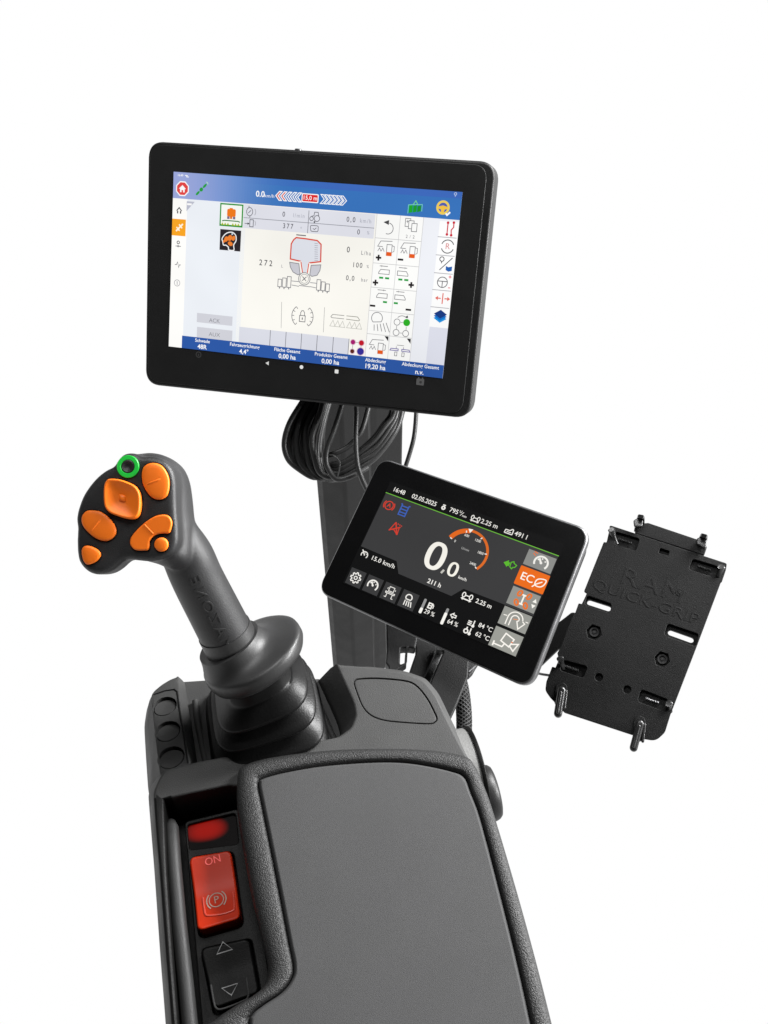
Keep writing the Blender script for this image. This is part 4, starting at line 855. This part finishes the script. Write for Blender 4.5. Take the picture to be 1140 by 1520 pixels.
for f, t in ((0, '0'), (.25, '600'), (.5, '1200'), (.75, '1800'), (1, '2400')):
    aa = math.radians(lerp(a0, a3, f)); ca, sa = math.cos(aa), math.sin(aa)
    T.line([(gc.x + (gr - 14) * ca, gc.y + (gr - 14) * sa), (gc.x + (gr - 2) * ca, gc.y + (gr - 2) * sa)], 5, W2, 7); T.text(t, (gc.x + (gr - 36) * ca, gc.y + (gr - 29) * sa), 14, W2, 7, .01, sx=.9)
aa = math.radians(am); ca, sa = math.cos(aa), math.sin(aa)
T.poly([(gc.x + (gr - 14) * ca, gc.y + (gr - 14) * sa), (gc.x + (gr + 9) * ca - 13 * sa, gc.y + (gr + 9) * sa + 13 * ca), (gc.x + (gr + 9) * ca + 13 * sa, gc.y + (gr + 9) * sa - 13 * ca)], (255, 250, 240), 8)
T.text('U/min', zC(188, 515), 13, (190, 190, 188), 6)
T.done('rev_counter', ts)
p = zA(826, 754)
def oval(c, w, h, th, col, l):
    n = 40; o_ = [Vector((c.x + w * math.copysign(abs(math.cos(2 * math.pi * k / n)) ** .85, math.cos(2 * math.pi * k / n)), c.y + h * math.copysign(abs(math.sin(2 * math.pi * k / n)) ** .85, math.sin(2 * math.pi * k / n)))) for k in range(n)]
    i_ = [Vector((c.x + (w - th) * math.copysign(abs(math.cos(2 * math.pi * k / n)) ** .85, math.cos(2 * math.pi * k / n)), c.y + (h - th * .72) * math.copysign(abs(math.sin(2 * math.pi * k / n)) ** .85, math.sin(2 * math.pi * k / n)))) for k in range(n)]
    for k in range(n): T.poly([o_[k], o_[(k + 1) % n], i_[(k + 1) % n], i_[k]], col, l)
oval(p, 55, 79, 29, (250, 247, 238), 6); c2 = zA(979, 874); oval(c2, 28, 40, 15, (248, 245, 234), 6)
c3 = zA(884, 890); T.line([(c3.x + 5, c3.y - 10), (c3.x - 3, c3.y + 12)], 10, (200, 198, 190), 6)
T.text('km/h', zC(163, 776), 17, W2, 6, .015); T.text('211 h', zA(812, 998), 25, W2, 6, .03)
T.done('speed_readout', ts)
c = zA(190, 745)
def speedo(c, s, col=W2, l=6):
    T.arc(c, 22 * s, 150, 400, 5.5 * s, col, l); T.line([(c.x, c.y), (c.x - 10 * s, c.y - 14 * s)], 5.5 * s, col, l + 1); T.disc(c, 4.5 * s, col, l, n=12)
    for a in (215, 270, 325): T.line([(c.x + 12 * s * math.cos(math.radians(a)), c.y + 12 * s * math.sin(math.radians(a))), (c.x + 17 * s * math.cos(math.radians(a)), c.y + 17 * s * math.sin(math.radians(a)))], 4 * s, col, l + 1)
speedo(c, .85); T.line([(c.x - 22, c.y - 24), (c.x - 12, c.y - 16)], 5, W2, 6); T.text('15.0 km/h', zA(355, 810), 25, W2, 6, .015, sx=1.0, spacing=1.05)
T.done('cruise_field', ts)
tiles = [zA(112, 950), zA(268, 1015), zA(427, 1082), zA(580, 1148)]
ty = sum(t.y for t in tiles) / 4
x_ = [tiles[0].x + (tiles[3].x - tiles[0].x) * k / 3 for k in range(4)]
for k in range(4):
    hw = 46; T.rect((x_[k] - hw, ty - 47), (x_[k] + hw, 556), (57, 57, 58), 3); c = Vector((x_[k], ty))
    if k == 0:
        pts = [];
        for j in range(16):
            r = 31 if j % 2 == 0 else 31
            for da, rr in ((-.11, 30 if j % 2 == 0 else 22), (.11, 30 if j % 2 == 0 else 22)): pts.append((c.x + rr * math.cos(j * math.pi / 8 + da), c.y + rr * math.sin(j * math.pi / 8 + da)))
        T.line(pts, 5, W2, 5, True); T.ring(c, 9, 4.5, W2, 5)
    if k == 1: speedo(Vector((c.x, c.y + 2)), 1.3)
    if k == 2:
        T.frame((c.x - 14, c.y - 30), (c.x + 14, c.y - 6), 3.4, W2, 5); T.line([(c.x - 26, c.y - 2), (c.x - 26, c.y + 8), (c.x - 16, c.y + 8), (c.x - 16, c.y + 30), (c.x - 26, c.y + 30)], 3.4, W2, 5); T.line([(c.x + 26, c.y - 2), (c.x + 26, c.y + 8), (c.x + 16, c.y + 8), (c.x + 16, c.y + 30), (c.x + 26, c.y + 30)], 3.4, W2, 5); T.line([(c.x - 26, c.y + 1), (c.x + 26, c.y + 1)], 3.4, W2, 6); T.line([(c.x - 15, c.y + 8), (c.x + 15, c.y + 8)], 3.4, W2, 6); T.line([(c.x - 22, c.y - 22), (c.x - 22, c.y - 14)], 3.4, W2, 6); T.line([(c.x + 22, c.y - 22), (c.x + 22, c.y - 14)], 3.4, W2, 6)
    if k == 3:
        T.arc((c.x - 2, c.y - 14), 17, 150, 390, 5.5, W2, 5); T.line([(c.x - 17, c.y - 3), (c.x + 14, c.y - 3)], 5, W2, 6)
        for j in range(4): T.line([(c.x - 15 + j * 11, c.y + 4), (c.x - 15 + j * 14, c.y + 32)], 5, W2, 5)
    T.done('menu_tile', ts)
for (pt, pb_, f, ic, t, tp) in ((zA(735, 1135), zA(685, 1260), .36, zA(780, 1198), '29 %', zA(768, 1262)), (zC(32, 1040), zC(-22, 1180), .72, zC(82, 1108), '64 %', zC(75, 1172))):
    xx = (pt.x + pb_.x) / 2; T.rect((xx - 7, pt.y), (xx + 7, pb_.y), (150, 150, 150), 4, 6); T.rect((xx - 8, lerp(pb_.y, pt.y, f)), (xx + 8, pb_.y + 2), (248, 246, 240), 5, 6); T.text(t, tp, 24, W2, 6, .012, sx=.9)
    if t[0] == '2': T.frame((ic.x - 12, ic.y - 12), (ic.x + 6, ic.y + 14), 6, W2, 5); T.line([(ic.x + 10, ic.y - 12), (ic.x + 15, ic.y - 4), (ic.x + 15, ic.y + 10)], 4.5, W2, 5); T.line([(ic.x - 8, ic.y), (ic.x + 2, ic.y)], 5, W2, 6)
    else: T.line([(ic.x - 16, ic.y), (ic.x - 2, ic.y - 14), (ic.x - 2, ic.y - 6), (ic.x + 14, ic.y - 6), (ic.x + 14, ic.y + 6), (ic.x - 2, ic.y + 6), (ic.x - 2, ic.y + 12)], 4.5, W2, 5, True)
    T.done('level_gauge', ts)
for icp, tp, t in ((zC(245, 1172), zC(368, 1212), '84 °C'), (zC(212, 1240), zC(340, 1290), '62 °C')):
    T.text(t, tp, 24, W2, 6, .012, sx=.95); T.rect((icp.x + 8, icp.y - 18), (icp.x + 14, icp.y + 10), W2, 6); T.disc((icp.x + 11, icp.y + 12), 8, W2, 6, n=14)
    if t[0] == '8': 
        for k in range(3): T.line([(icp.x - 20, icp.y - 6 + 9 * k), (icp.x, icp.y - 6 + 9 * k)], 5, W2, 6)
    else: T.ring((icp.x - 10, icp.y + 5), 10, 6, W2, 6); T.line([(icp.x - 10, icp.y - 18), (icp.x - 10, icp.y - 8)], 6, W2, 6)
T.done('temperature_readout', ts)
wheels(zC(205, 938), zC(205, 938).y, 1.15); T.text('2.25 m', zC(352, 1000), 24, W2, 6, .02, sx=.95); T.done('track_width_field', ts)
c = zC(585, 648); GN = (92, 186, 44); T.poly([(c.x - 34, c.y + 2), (c.x - 12, c.y - 18), (c.x - 10, c.y - 8), (c.x - 2, c.y - 8), (c.x - 2, c.y + 12), (c.x - 10, c.y + 12), (c.x - 10, c.y + 20)], GN, 5)
T.line([(c.x + 2, c.y - 12), (c.x + 14, c.y - 20), (c.x + 18, c.y - 12), (c.x + 34, c.y - 6), (c.x + 28, c.y + 8), (c.x + 20, c.y + 10), (c.x + 16, c.y + 20), (c.x + 4, c.y + 12)], 4.5, GN, 5, True); T.done('regeneration_symbol', ts)
# key column
kx0 = (zC(760, 495).x + zC(400, 1350).x) / 2
ks = [((zC(880, 542).y + 8), (zC(815, 687)).y), (zC(810, 710).y, zC(750, 862).y), (zC(735, 885).y, zC(672, 1040).y), (zC(660, 1065).y, zC(595, 1220).y), (zC(585, 1245).y, 558)]
TG = (146, 146, 144)
for k, (y0, y1_) in enumerate(ks):
    c = Vector(((kx0 + 998) / 2, (y0 + y1_) / 2)); col = TG
    if k == 1: T.rect((kx0 - 4, y0 - 4), (1000, y1_ + 4), (236, 108, 22), 4, 5)
    else: T.rect((kx0, y0), (996, y1_), (140 + 4 * k, 141 + 4 * k, 138 + 3 * k), 4)
    cw = c
    if k == 0: speedo(Vector((c.x + 8, c.y + 6)), 1.55); T.line([(c.x - 46, c.y - 30), (c.x - 30, c.y - 20)], 5, (226, 116, 60), 6); T.line([(c.x - 44, c.y - 40), (c.x - 24, c.y - 36)], 5, (226, 116, 60), 6)
    if k == 1:
        T.text('EC', (c.x - 26, c.y), 42, (255, 250, 240), 6, .01, sx=1.0)
        lf = [Vector(v) for v in [(c.x + 20, c.y + 14), (c.x + 22, c.y - 8), (c.x + 38, c.y - 20), (c.x + 66, c.y - 22), (c.x + 64, c.y + 4), (c.x + 50, c.y + 20), (c.x + 30, c.y + 22)]]
        T.line(crom(lf, 4), 5, (255, 250, 240), 6, True); T.line([(c.x + 12, c.y + 34), (c.x + 26, c.y + 14), (c.x + 52, c.y - 8)], 5, (255, 250, 240), 7)
    if k == 2:
        OG = (232, 118, 48)
        T.line([(c.x - 4, c.y - 24), (c.x - 4, c.y + 26)], 7, (250, 246, 236), 6); T.line([(c.x - 22, c.y - 22), (c.x + 14, c.y - 22)], 7, (250, 246, 236), 7); T.line([(c.x - 22, c.y + 26), (c.x + 14, c.y + 26)], 7, (250, 246, 236), 7)
        for du, dv, r in ((-28, -24, .35), (20, -24, .35), (-28, 26, -.5), (20, 26, -.5)): T.ring((c.x + du, c.y + dv), 9, 8, OG, 8, 15, 18, r)
        T.poly([(c.x + 44, c.y - 6), (c.x + 66, c.y - 6), (c.x + 55, c.y - 26)], (250, 248, 240), 6); T.poly([(c.x + 44, c.y + 6), (c.x + 66, c.y + 6), (c.x + 55, c.y + 26)], (250, 248, 240), 6)
    if k == 3:
        wv = (250, 246, 238); T.arc((c.x, c.y - 2), 38, 180, 350, 5, wv, 6); T.arc((c.x, c.y - 2), 20, 180, 350, 5, wv, 6)
        T.line([(c.x - 38, c.y - 2), (c.x - 38, c.y + 38)], 5, wv, 6); T.line([(c.x - 20, c.y - 2), (c.x - 20, c.y + 38)], 5, wv, 6); T.line([(c.x + 20, c.y - 4), (c.x + 12, c.y + 4), (c.x + 30, c.y + 38), (c.x + 52, c.y + 2), (c.x + 38, c.y - 6)], 5, wv, 7)
        T.line([(c.x - 62, c.y - 4), (c.x - 44, c.y - 6)], 4, wv, 6); T.line([(c.x + 52, c.y - 10), (c.x + 66, c.y - 10)], 4, wv, 6); T.line([(c.x - 10, c.y), (c.x + 12, c.y - 6)], 4, (222, 150, 110), 7)
    if k == 4:
        wv = (252, 248, 240); T.line([(c.x - 14, c.y - 36), (c.x + 34, c.y - 22), (c.x + 24, c.y + 22), (c.x - 24, c.y + 8)], 6, wv, 6, True); T.line([(c.x + 28, c.y + 6), (c.x + 62, c.y - 8), (c.x + 50, c.y + 34), (c.x + 22, c.y + 14)], 6, wv, 7); T.line([(c.x - 2, c.y + 16), (c.x - 8, c.y + 34), (c.x - 52, c.y + 34)], 6, wv, 7); T.line([(c.x - 54, c.y + 20), (c.x - 54, c.y + 46)], 7, wv, 6); T.line([(c.x + 26, c.y - 6), (c.x + 34, c.y - 4)], 6, (226, 120, 60), 8)
    T.done('key_tile', ts)

# ================================================================== DEVICE HOLDER
hold = thing('device_holder', 'black plastic spring holder plate for a phone, empty, with claws and raised lettering', 'phone holder', (.3188, .3932, -.172))
n1 = Vector((-.223, -.06, .973)); n2 = Vector((-.36, -.44, .82)).normalized()
FP = Frame((.3188, .3932, -.172), (.747, -.652, .13), n1 * .45 + n2 * .55)
zF = lambda pts: [(780 + x / 3.5625, 740 + y / 3.5625) for x, y in pts]
qf = lambda pts, h=0.0: q2(FP, zF(pts), h)
outl = [(440, 138), (1066, 343), (1060, 378), (1040, 438), (1034, 442), (905, 785), (767, 1143), (738, 1236), (690, 1281), (632, 1272), (206, 1132), (130, 1052), (104, 1015), (110, 968), (141, 888), (168, 897), (180, 862), (168, 818), (186, 785), (252, 612), (262, 606), (281, 553), (300, 558), (324, 500), (309, 491), (414, 229), (428, 232), (450, 175)]
ol = rounded(qf(outl), [.0018, .0018, .002, .001, .001, .001, .002, .008, .009, .003, .003, .006, .006, .005, .001, .001, .001, .001, .002, .002, .001, .001, .001, .001, .001, .001, .001, .001], 4)
pk = [[(468, 172), (604, 212), (584, 277), (476, 243)], [(884, 318), (1040, 366), (1022, 424), (862, 374)], [(196, 852), (330, 888), (304, 948), (182, 908)], [(612, 1008), (752, 1062), (752, 1132), (592, 1072)]]
sl = [[(326, 512), (456, 556), (446, 606), (312, 560)], [(752, 660), (916, 716), (900, 782), (732, 722)]]
hx = [(362, 707), (722, 850)]
hxp = [qf([(cx + 42 * math.cos(math.radians(a)), cy + 42 * math.sin(math.radians(a))) for a in (18, 78, 138, 198, 258, 318)]) for cx, cy in hx]
holes = [rounded(qf(p_), .0025, 4) for p_ in pk + sl] + [list(h) for h in hxp]
for cx, cy in ((388, 945), (537, 1010)): holes.append(qf([(cx + 21 * math.cos(k * math.pi / 10), cy + 21 * math.sin(k * math.pi / 10)) for k in range(20)]))
holes.append(rounded(qf([(712, 262), (762, 278), (754, 302), (704, 288)]), .001, 3))
slab('plate', FP, ol, holes, -.0035, 0, M_HOLD, hold, .0005)
def capsule(a, b_, r, n=10):
    d = (b_ - a).normalized(); nn = Vector((-d.y, d.x)); o = []
    for k in range(n + 1): t = math.pi / 2 + math.pi * k / n; o.append(a + d * math.cos(t) * r + nn * math.sin(t) * r)
    for k in range(n + 1): t = -math.pi / 2 + math.pi * k / n; o.append(b_ + d * math.cos(t) * r + nn * math.sin(t) * r)
    return o
ca_ = qf([(340, 552), (438, 584), (768, 712), (874, 750)], -.006); sr = (qf([(340, 552)])[0] - qf([(340, 566)])[0]).length
bl_in = rounded(qf([(446, 146), (1058, 345), (1032, 446), (899, 785), (758, 1135), (722, 1230), (680, 1262), (212, 1116), (140, 1045), (122, 1005), (150, 905), (196, 800), (268, 610), (322, 500), (425, 240)]), .003, 4)
slab('back_plate', FP, bl_in, [capsule(ca_[0], ca_[1], sr), capsule(ca_[2], ca_[3], sr)], -.0085, -.0037, M_HOLD, hold, .0005)
for (cx, cy) in hx:
    c = qf([(cx + 2, cy)], -.003)[0]; f_ = Frame(FP.w(c.x, c.y, -.0036), FP.x, FP.n)
    lathe('hex_nut', f_, [(.0046, -.001), (.0046, .0012), (.0042, .0016), (.0030, .0016), (.0028, .0004), (.0016, .0003), (.0014, .0012), (.0001, .0013)], M_BLACK, hold, 32)
# top sliding bar and its two claws
slab('sliding_bar', FP, rounded(qf([(575, 180), (600, 130), (650, 126), (905, 212), (962, 250), (945, 299)]), .002, 4), [], -.0075, -.0012, M_HOLD, hold, .0008)
def claw(base, tip, w, parent=hold, name='claw'):
    # a hooked claw: a flat strip bent up from the plate and over
    a = qf([base])[0]; b_ = qf([tip])[0]; A = FP.w(a.x, a.y, -.004); d = (FP.w(b_.x, b_.y, 0) - FP.w(a.x, a.y, 0)); L = d.length; d = d / L; s = d.cross(FP.n)
    path = [A - d * .004, A + d * L * .25 + FP.n * .001, A + d * L * .6 + FP.n * .006, A + d * L * .75 + FP.n * .012, A + d * L * .62 + FP.n * .018]
    pc = crom(path, 5, False); th = .0016; loops = []
    for i, p in enumerate(pc):
        t = (pc[min(i + 1, len(pc) - 1)] - pc[max(i - 1, 0)]).normalized(); nn = s.cross(t); k = 1 - .45 * (i / (len(pc) - 1)) ** 2
        loops.append([p + s * w * k * sx + nn * th * sy for sx, sy in ((-1, -.6), (-.8, -1), (.8, -1), (1, -.6), (1, .6), (.8, 1), (-.8, 1), (-1, .6))])
    return loft(name, loops, M_HOLDG, parent, True, True, 40)
claw((602, 150), (612, 100), .0042); claw((925, 262), (945, 195), .0042)
slab('claw_pad', FP, rounded(qf([(575, 150), (570, 115), (600, 98), (622, 108), (618, 150)], .006), .002, 4), [], .002, .006, M_HOLDG, hold, .001)
slab('claw_pad', FP, rounded(qf([(905, 240), (905, 210), (935, 198), (960, 215), (955, 270)], .006), .002, 4), [], .002, .006, M_HOLDG, hold, .001)
# four little pegs in the pockets
for (x0, y0, x1, y1_) in ((455, 168, 478, 228), (1034, 364, 1024, 412), (184, 848, 196, 892), (758, 1086, 762, 1120)):
    a, b_ = qf([(x0, y0), (x1, y1_)], .002); A, B = FP.w(a.x, a.y, .004), FP.w(b_.x, b_.y, -.004)
    parts = [tube_mb([B, lerp(B, A, .5), lerp(B, A, .85), A, A + FP.n * .0006], lambda t: (.0028, .0022, .0030, .0033, .0022)[min(4, int(t * 4 + .5))], 16)]
    V, Fc = join(parts); mesh('claw', V, Fc, M_HOLDG, hold, 50)
    dd_ = (B - A).normalized()
for p_ in pk:      # springs glimpsed inside the pockets
    c = sum((Vector(v) for v in p_), Vector((0, 0))) / 4; a, b_ = qf([(c.x - 42, c.y - 12), (c.x + 28, c.y + 12)], -.003); n_ = 60
    hel = [FP.w(*lerp(a, b_, k / n_), -.0022 + .0011 * math.sin(k * .9)) + FP.y * .0011 * math.cos(k * .9) for k in range(n_ + 1)]
    tube('spring', hel, .0004, M_SILVER if p_ is pk[3] else M_POST, hold, 6)
# the two long bottom hooks
for (x0, y0, x1, y1_) in ((192, 1015, 172, 1138), (606, 1192, 572, 1318)):
    a, b_ = qf([(x0, y0), (x1, y1_)], .006); r = (qf([(x0, y0)])[0] - qf([(x0 + 27, y0)])[0]).length
    a0_, b0_ = qf([(x0 - 2, y0 - 12), (x0 - 8, y0 + 60)], 0)
    slab('hook_seat', FP, capsule(a0_, b0_, r * 1.15), [], -.007, .0012, M_HOLD, hold, .0006)
    hk = slab('hook', FP, capsule(a, b_, r * .78), [], .002, .0095, M_HOLDG, hold, .0022, res=4)
    slab('hook_rib', FP, capsule(lerp(a, b_, .12), lerp(a, b_, .97), r * .28), [], .009, .012, M_HOLDG, hk, .0013, res=3)
    slab('hook_rib', FP, capsule(qf([(x0 + 24, y0 + 5)], .003)[0], qf([(x0 + 14, y0 + 92)], .003)[0], r * .3), [], .001, .006, M_HOLDG, hk, .001, res=3)
# moulded lettering
p0, p1 = qf([(440, 470), (830, 620)]); bd = (p1 - p0).normalized(); bd = (qf([(1040, 438)])[0] - qf([(414, 232)])[0]).normalized(); bn = Vector((-bd.y, bd.x))
def emboss(s, at, size, sx, name):
    V, Fc = text_mesh(s, size, .0002, .0002, -.0002, 'CENTER', 1.05); c = qf([at])[0]
    mesh(name, [FP.w(*(c + bd * v.x * sx + bn * v.y), -.0001 + v.z) for v in V], Fc, M_HOLD, hold, 30)
emboss('RAM', (672, 462), .0232, 1.22, 'moulded_lettering'); emboss('QUICK-GRIP', (630, 545), .0138, 1.22, 'moulded_lettering')
c = qf([(815, 500)])[0]
V, Fc = text_mesh('®', .009, .0003, .0001); mesh('moulded_lettering', [FP.w(*(c + bd * v.x + bn * v.y), -.0001 + v.z) for v in V], Fc, M_HOLD, hold, 30)
# arm that carries the holder, running in behind the display
FA = Frame(D(840, 950, .93), FP.x, (CAM - D(840, 950, .93)).normalized() + Vector((-.25, 0, 0)))
slab('support_arm', FA, rounded(q2(FA, [(838, 917), (848, 909), (880, 915), (868, 960), (829, 964), (790, 1001), (780, 960)]), .003, 4), [], -.008, 0, M_POST, hold, .0015)
tube('support_rod', [D(792, 998, .9), D(805, 1001, .9), D(825, 1004, .9)], .0012, M_SILVER, hold, 8)

# ================================================================== POST, BRACKET, CABLES
post = thing('support_post', 'upright dark steel post with folded edges behind the armrest carrying the monitor', 'post', (.1, .72, -.72))
XY = lambda px, y: Y(px, 712, y).xy
pts = [XY(470, .725), XY(478, .715), XY(508, .6985), XY(514, .697), XY(549, .7015), XY(551, .711), XY(560, .712), XY(596, .719), XY(596, .77), XY(480, .77)]
pv = rounded([Vector(p) for p in pts], [.004, .004, .005, .005, .002, .001, .001, .004, .004, .004], 5)
zt = -.06
loft('column', [[Vector((p.x, p.y, z)) for p in pv] for z in (-.72, zt)], M_POST, post, True, True, 35)
ctr = sum(pv, Vector((0, 0))) / len(pv)
bx = FM.w(0.02, -.02, -.041); FB = Frame(bx, FM.x, FM.n)
slab('monitor_bracket', FB, rounded([Vector(v) for v in ((-.04, -.04), (.04, -.04), (.04, .04), (-.04, .04))], .006), [], -.02, 0, M_POST, post, .002)
tube('bracket_arm', [bx - FM.n * .015, bx - FM.n * .05, Vector((ctr.x, ctr.y, zt - .03))], .014, M_POST, post, 20)
# bracket under the smaller display
brk = thing('display_bracket', 'black folded steel bracket rising from behind the armrest to the smaller display', 'bracket', Z(640, 1060, -.16))
zK = lambda pts: [(540 + x / 5.067, 920 + y / 5.067) for x, y in pts]
dB = (FD.w(0, -.05, -.05) - CAM).length
FBk = Frame(D(640, 1000, .80), R3 @ Vector((1, 0, 0)), (CAM - D(640, 1000, .80)).normalized() + R3 @ Vector((.1, .5, 0)))
def bslab(name, pts, h0, h1, m=M_POST, holes=(), r=.0015, bev=.0015): return slab(name, FBk, rounded(q2(FBk, zK(pts), h1), r, 4), [rounded(q2(FBk, zK(h), h1), .001, 3) for h in holes], h0, h1, m, brk, bev)
bslab('clamp', [(165, -60), (430, -20), (400, 160), (388, 215), (330, 205), (322, 330), (252, 378), (250, 420), (190, 420), (186, 352), (165, 322), (172, 230)], -.012, 0, M_BLACK, [[(278, 212), (318, 206), (312, 318), (272, 336)]])
bslab('leg', [(385, 100), (600, 100), (600, 235), (545, 235), (440, 470), (420, 640), (300, 640), (335, 410), (390, 250)], -.022, -.014)
bslab('leg', [(596, 100), (800, 200), (785, 430), (700, 640), (645, 760), (560, 700), (488, 500), (596, 245)], -.006, .002)
bslab('gusset', [(530, 100), (620, 100), (600, 245), (500, 480), (480, 620), (420, 620), (440, 460), (540, 235)], -.03, -.0225, M_BLACK)
bslab('latch', [(770, 250), (880, 300), (842, 360), (820, 400), (784, 436), (768, 400)], -.014, -.007, M_BLACK)
tube('latch_pin', [FBk.w(*FBk.uv(*zK([(790, 390)])[0], -.005), -.005), FBk.w(*FBk.uv(*zK([(835, 350)])[0], -.005), -.005)], .0008, M_SILVER, brk, 8)
# braided hose
hp = crom([D(676, 990, .845), D(684, 1020, .84), D(688, 1050, .835), D(689, 1080, .83), D(687, 1110, .82), D(680, 1150, .81)], 8, False)
V, Fc = tube_mb(hp, .0062, 20); hz = thing('braided_hose', 'black braided hose running up beside the armrest below the bracket', 'hose', hp[-1])
mesh('hose_core', V, Fc, M_DARKGAP, hz, 60)
br = []
for s_ in (-1, 1):
    for k in range(9):
        P_ = []
        for i, p in enumerate(hp):
            t = (hp[min(i + 1, len(hp) - 1)] - hp[max(i - 1, 0)]).normalized(); x = Vector((1, 0, 0)); x = (x - t * x.dot(t)).normalized(); y = t.cross(x)
            a = s_ * i * .42 + 2 * math.pi * k / 9; P_.append(p + (x * math.cos(a) + y * math.sin(a)) * .0064)
        br.append(tube_mb(P_, .0006, 5))
V, Fc = join(br); mesh('braid', V, Fc, mat('braid_yarn', (.028, .028, .028), .6, .3), hz, 60)
# coiled cable hanging under the monitor
coil = thing('cable_coil', 'coiled bundle of black cable tied up under the monitor in front of the post', 'cable coil', D(490, 690, .86))
rng = random.Random(7); strands = []
def strand(pts, d0, r=.0026, jit=1.5, tw=0.0):
    P_ = [D(x + rng.uniform(-jit, jit), y + rng.uniform(-jit, jit), d0 + dz) for x, y, dz in pts]
    strands.append(tube_mb(crom(P_, 6, False), r, 8))
# left lobe
for k in range(12):
    f = k / 11; o_ = f * 42
    strand([(470 + o_ * .75, 560, .012), (452 + o_ * .95, 592, .006), (430 + o_ * 1.15, 628, 0), (424 + o_ * 1.25, 658, 0), (430 + o_ * 1.15, 682 + 6 * f, 0), (447 + o_ * .9, 699 + 7 * f, .002), (466 + o_ * .72, 707 + 5 * f, .004), (485 + o_ * .6, 705, .012), (520, 690, .02)], .898 + .004 * (k % 3), .0029, 2.2)
for k in range(4):
    f = k / 3; strand([(488 + 9 * f, 570, .01), (474 + 12 * f, 610, .004), (464 + 12 * f, 650, 0), (466 + 8 * f, 682, 0), (476 + 6 * f, 702, 0), (496, 710 - 2 * f, .002), (520, 702, .01), (548, 682, .016)], .888 + .003 * k, .0028)
# right-rising bundle
for k in range(12):
    f = k / 11
    strand([(484, 690 - 3 * f, .014), (492 + 2 * f, 706 - 18 * f, .006), (508, 707 - 22 * f, .002), (530, 697 - 26 * f, 0), (556, 678 - 26 * f, 0), (580 - 10 * f, 650 - 18 * f, .002), (596 - 14 * f, 620 - 6 * f, .006), (602 - 16 * f, 580, .012)], .888 + .004 * (k % 3), .0029, 2.0)
strand([(516, 570, .004), (507, 605, 0), (494, 640, -.002), (485, 668, -.002), (484, 690, -.002), (494, 708, -.002), (508, 712, -.002), (526, 705, -.001), (545, 692, .004)], .884, .0028)
strand([(548, 600, .004), (536, 640, .0), (516, 662, .0), (496, 674, .0), (486, 676, .004)], .89, .0028)
V, Fc = join(strands); mesh('cable_loops', V, Fc, M_CABLE, coil, 60)
tie = crom([D(485, 676, 0.884), D(494, 676, 0.881), D(503, 683, 0.879), D(504, 694, 0.879), D(500, 708, 0.881), D(495, 711, 0.886)], 6, False)
tube('cable_tie', tie, .0009, mat('tie_plastic', (.05, .05, .05), .3, .5), coil, 8)
c1 = thing('cable', 'thin black cable hanging straight down in front of the post to the smaller display', 'cable', D(545, 725, 0.872))
tube('sheath', crom([D(526, 575, 0.887), D(529, 610, 0.880), D(528, 650, 0.876), D(530, 685, 0.874), D(536, 708, 0.877), D(546, 730, 0.884), D(560, 760, 0.892)], 6, False), .0024, M_CABLE, c1, 12)
c2 = thing('cable', 'thin black cable hanging free at the right of the post, below the monitor corner', 'cable', D(605, 690, 0.912))
tube('sheath', crom([D(618, 590, 0.912), D(617.5, 618, 0.907), D(614.5, 648, 0.904), D(609, 670, 0.904), D(602, 692, 0.904), D(592, 720, 0.907)], 6, False), .0021, M_CABLE, c2, 12)

# ================================================================== LIGHT
w = bpy.data.worlds.new('World'); scn.world = w; w.use_nodes = True; nt = w.node_tree; bg = nt.nodes['Background']
tc = nt.nodes.new('ShaderNodeTexCoord'); sx = nt.nodes.new('ShaderNodeSeparateXYZ'); mr = nt.nodes.new('ShaderNodeMapRange')
mr.interpolation_type = 'SMOOTHSTEP'; mr.inputs[1].default_value = -.16; mr.inputs[2].default_value = .16; mr.inputs[3].default_value = 1.0; mr.inputs[4].default_value = .035
nt.links.new(tc.outputs['Generated'], sx.inputs[0]); nt.links.new(sx.outputs['Z'], mr.inputs[0]); nt.links.new(mr.outputs[0], bg.inputs['Strength'])
bg.inputs['Color'].default_value = (1, 1, 1, 1)
def area(name, loc, tgt, size, power, sy=None):
    l = bpy.data.lights.new(name, 'AREA'); l.energy = power; l.size = size
    if sy: l.shape = 'RECTANGLE'; l.size_y = sy
    o = bpy.data.objects.new(name, l); COL.objects.link(o); o.location = loc
    o.rotation_euler = (Vector(tgt) - Vector(loc)).to_track_quat('-Z', 'Y').to_euler(); return o
area('key_lamp', (1.1, .78, .74), (.0, .3, 0), .5, 62, .5)
area('top_lamp', (0, .72, 1.35), (.0, .2, 0), .55, 13)
area('side_lamp', (1.25, .1, .3), (-.05, .35, .06), .35, 34)
scn.view_settings.view_transform = 'Standard'; scn.view_settings.look = 'None'; scn.view_settings.exposure = 0; scn.view_settings.gamma = 1
scn.render.engine = 'CYCLES'; scn.cycles.use_denoising = True; scn.cycles.max_bounces = 6
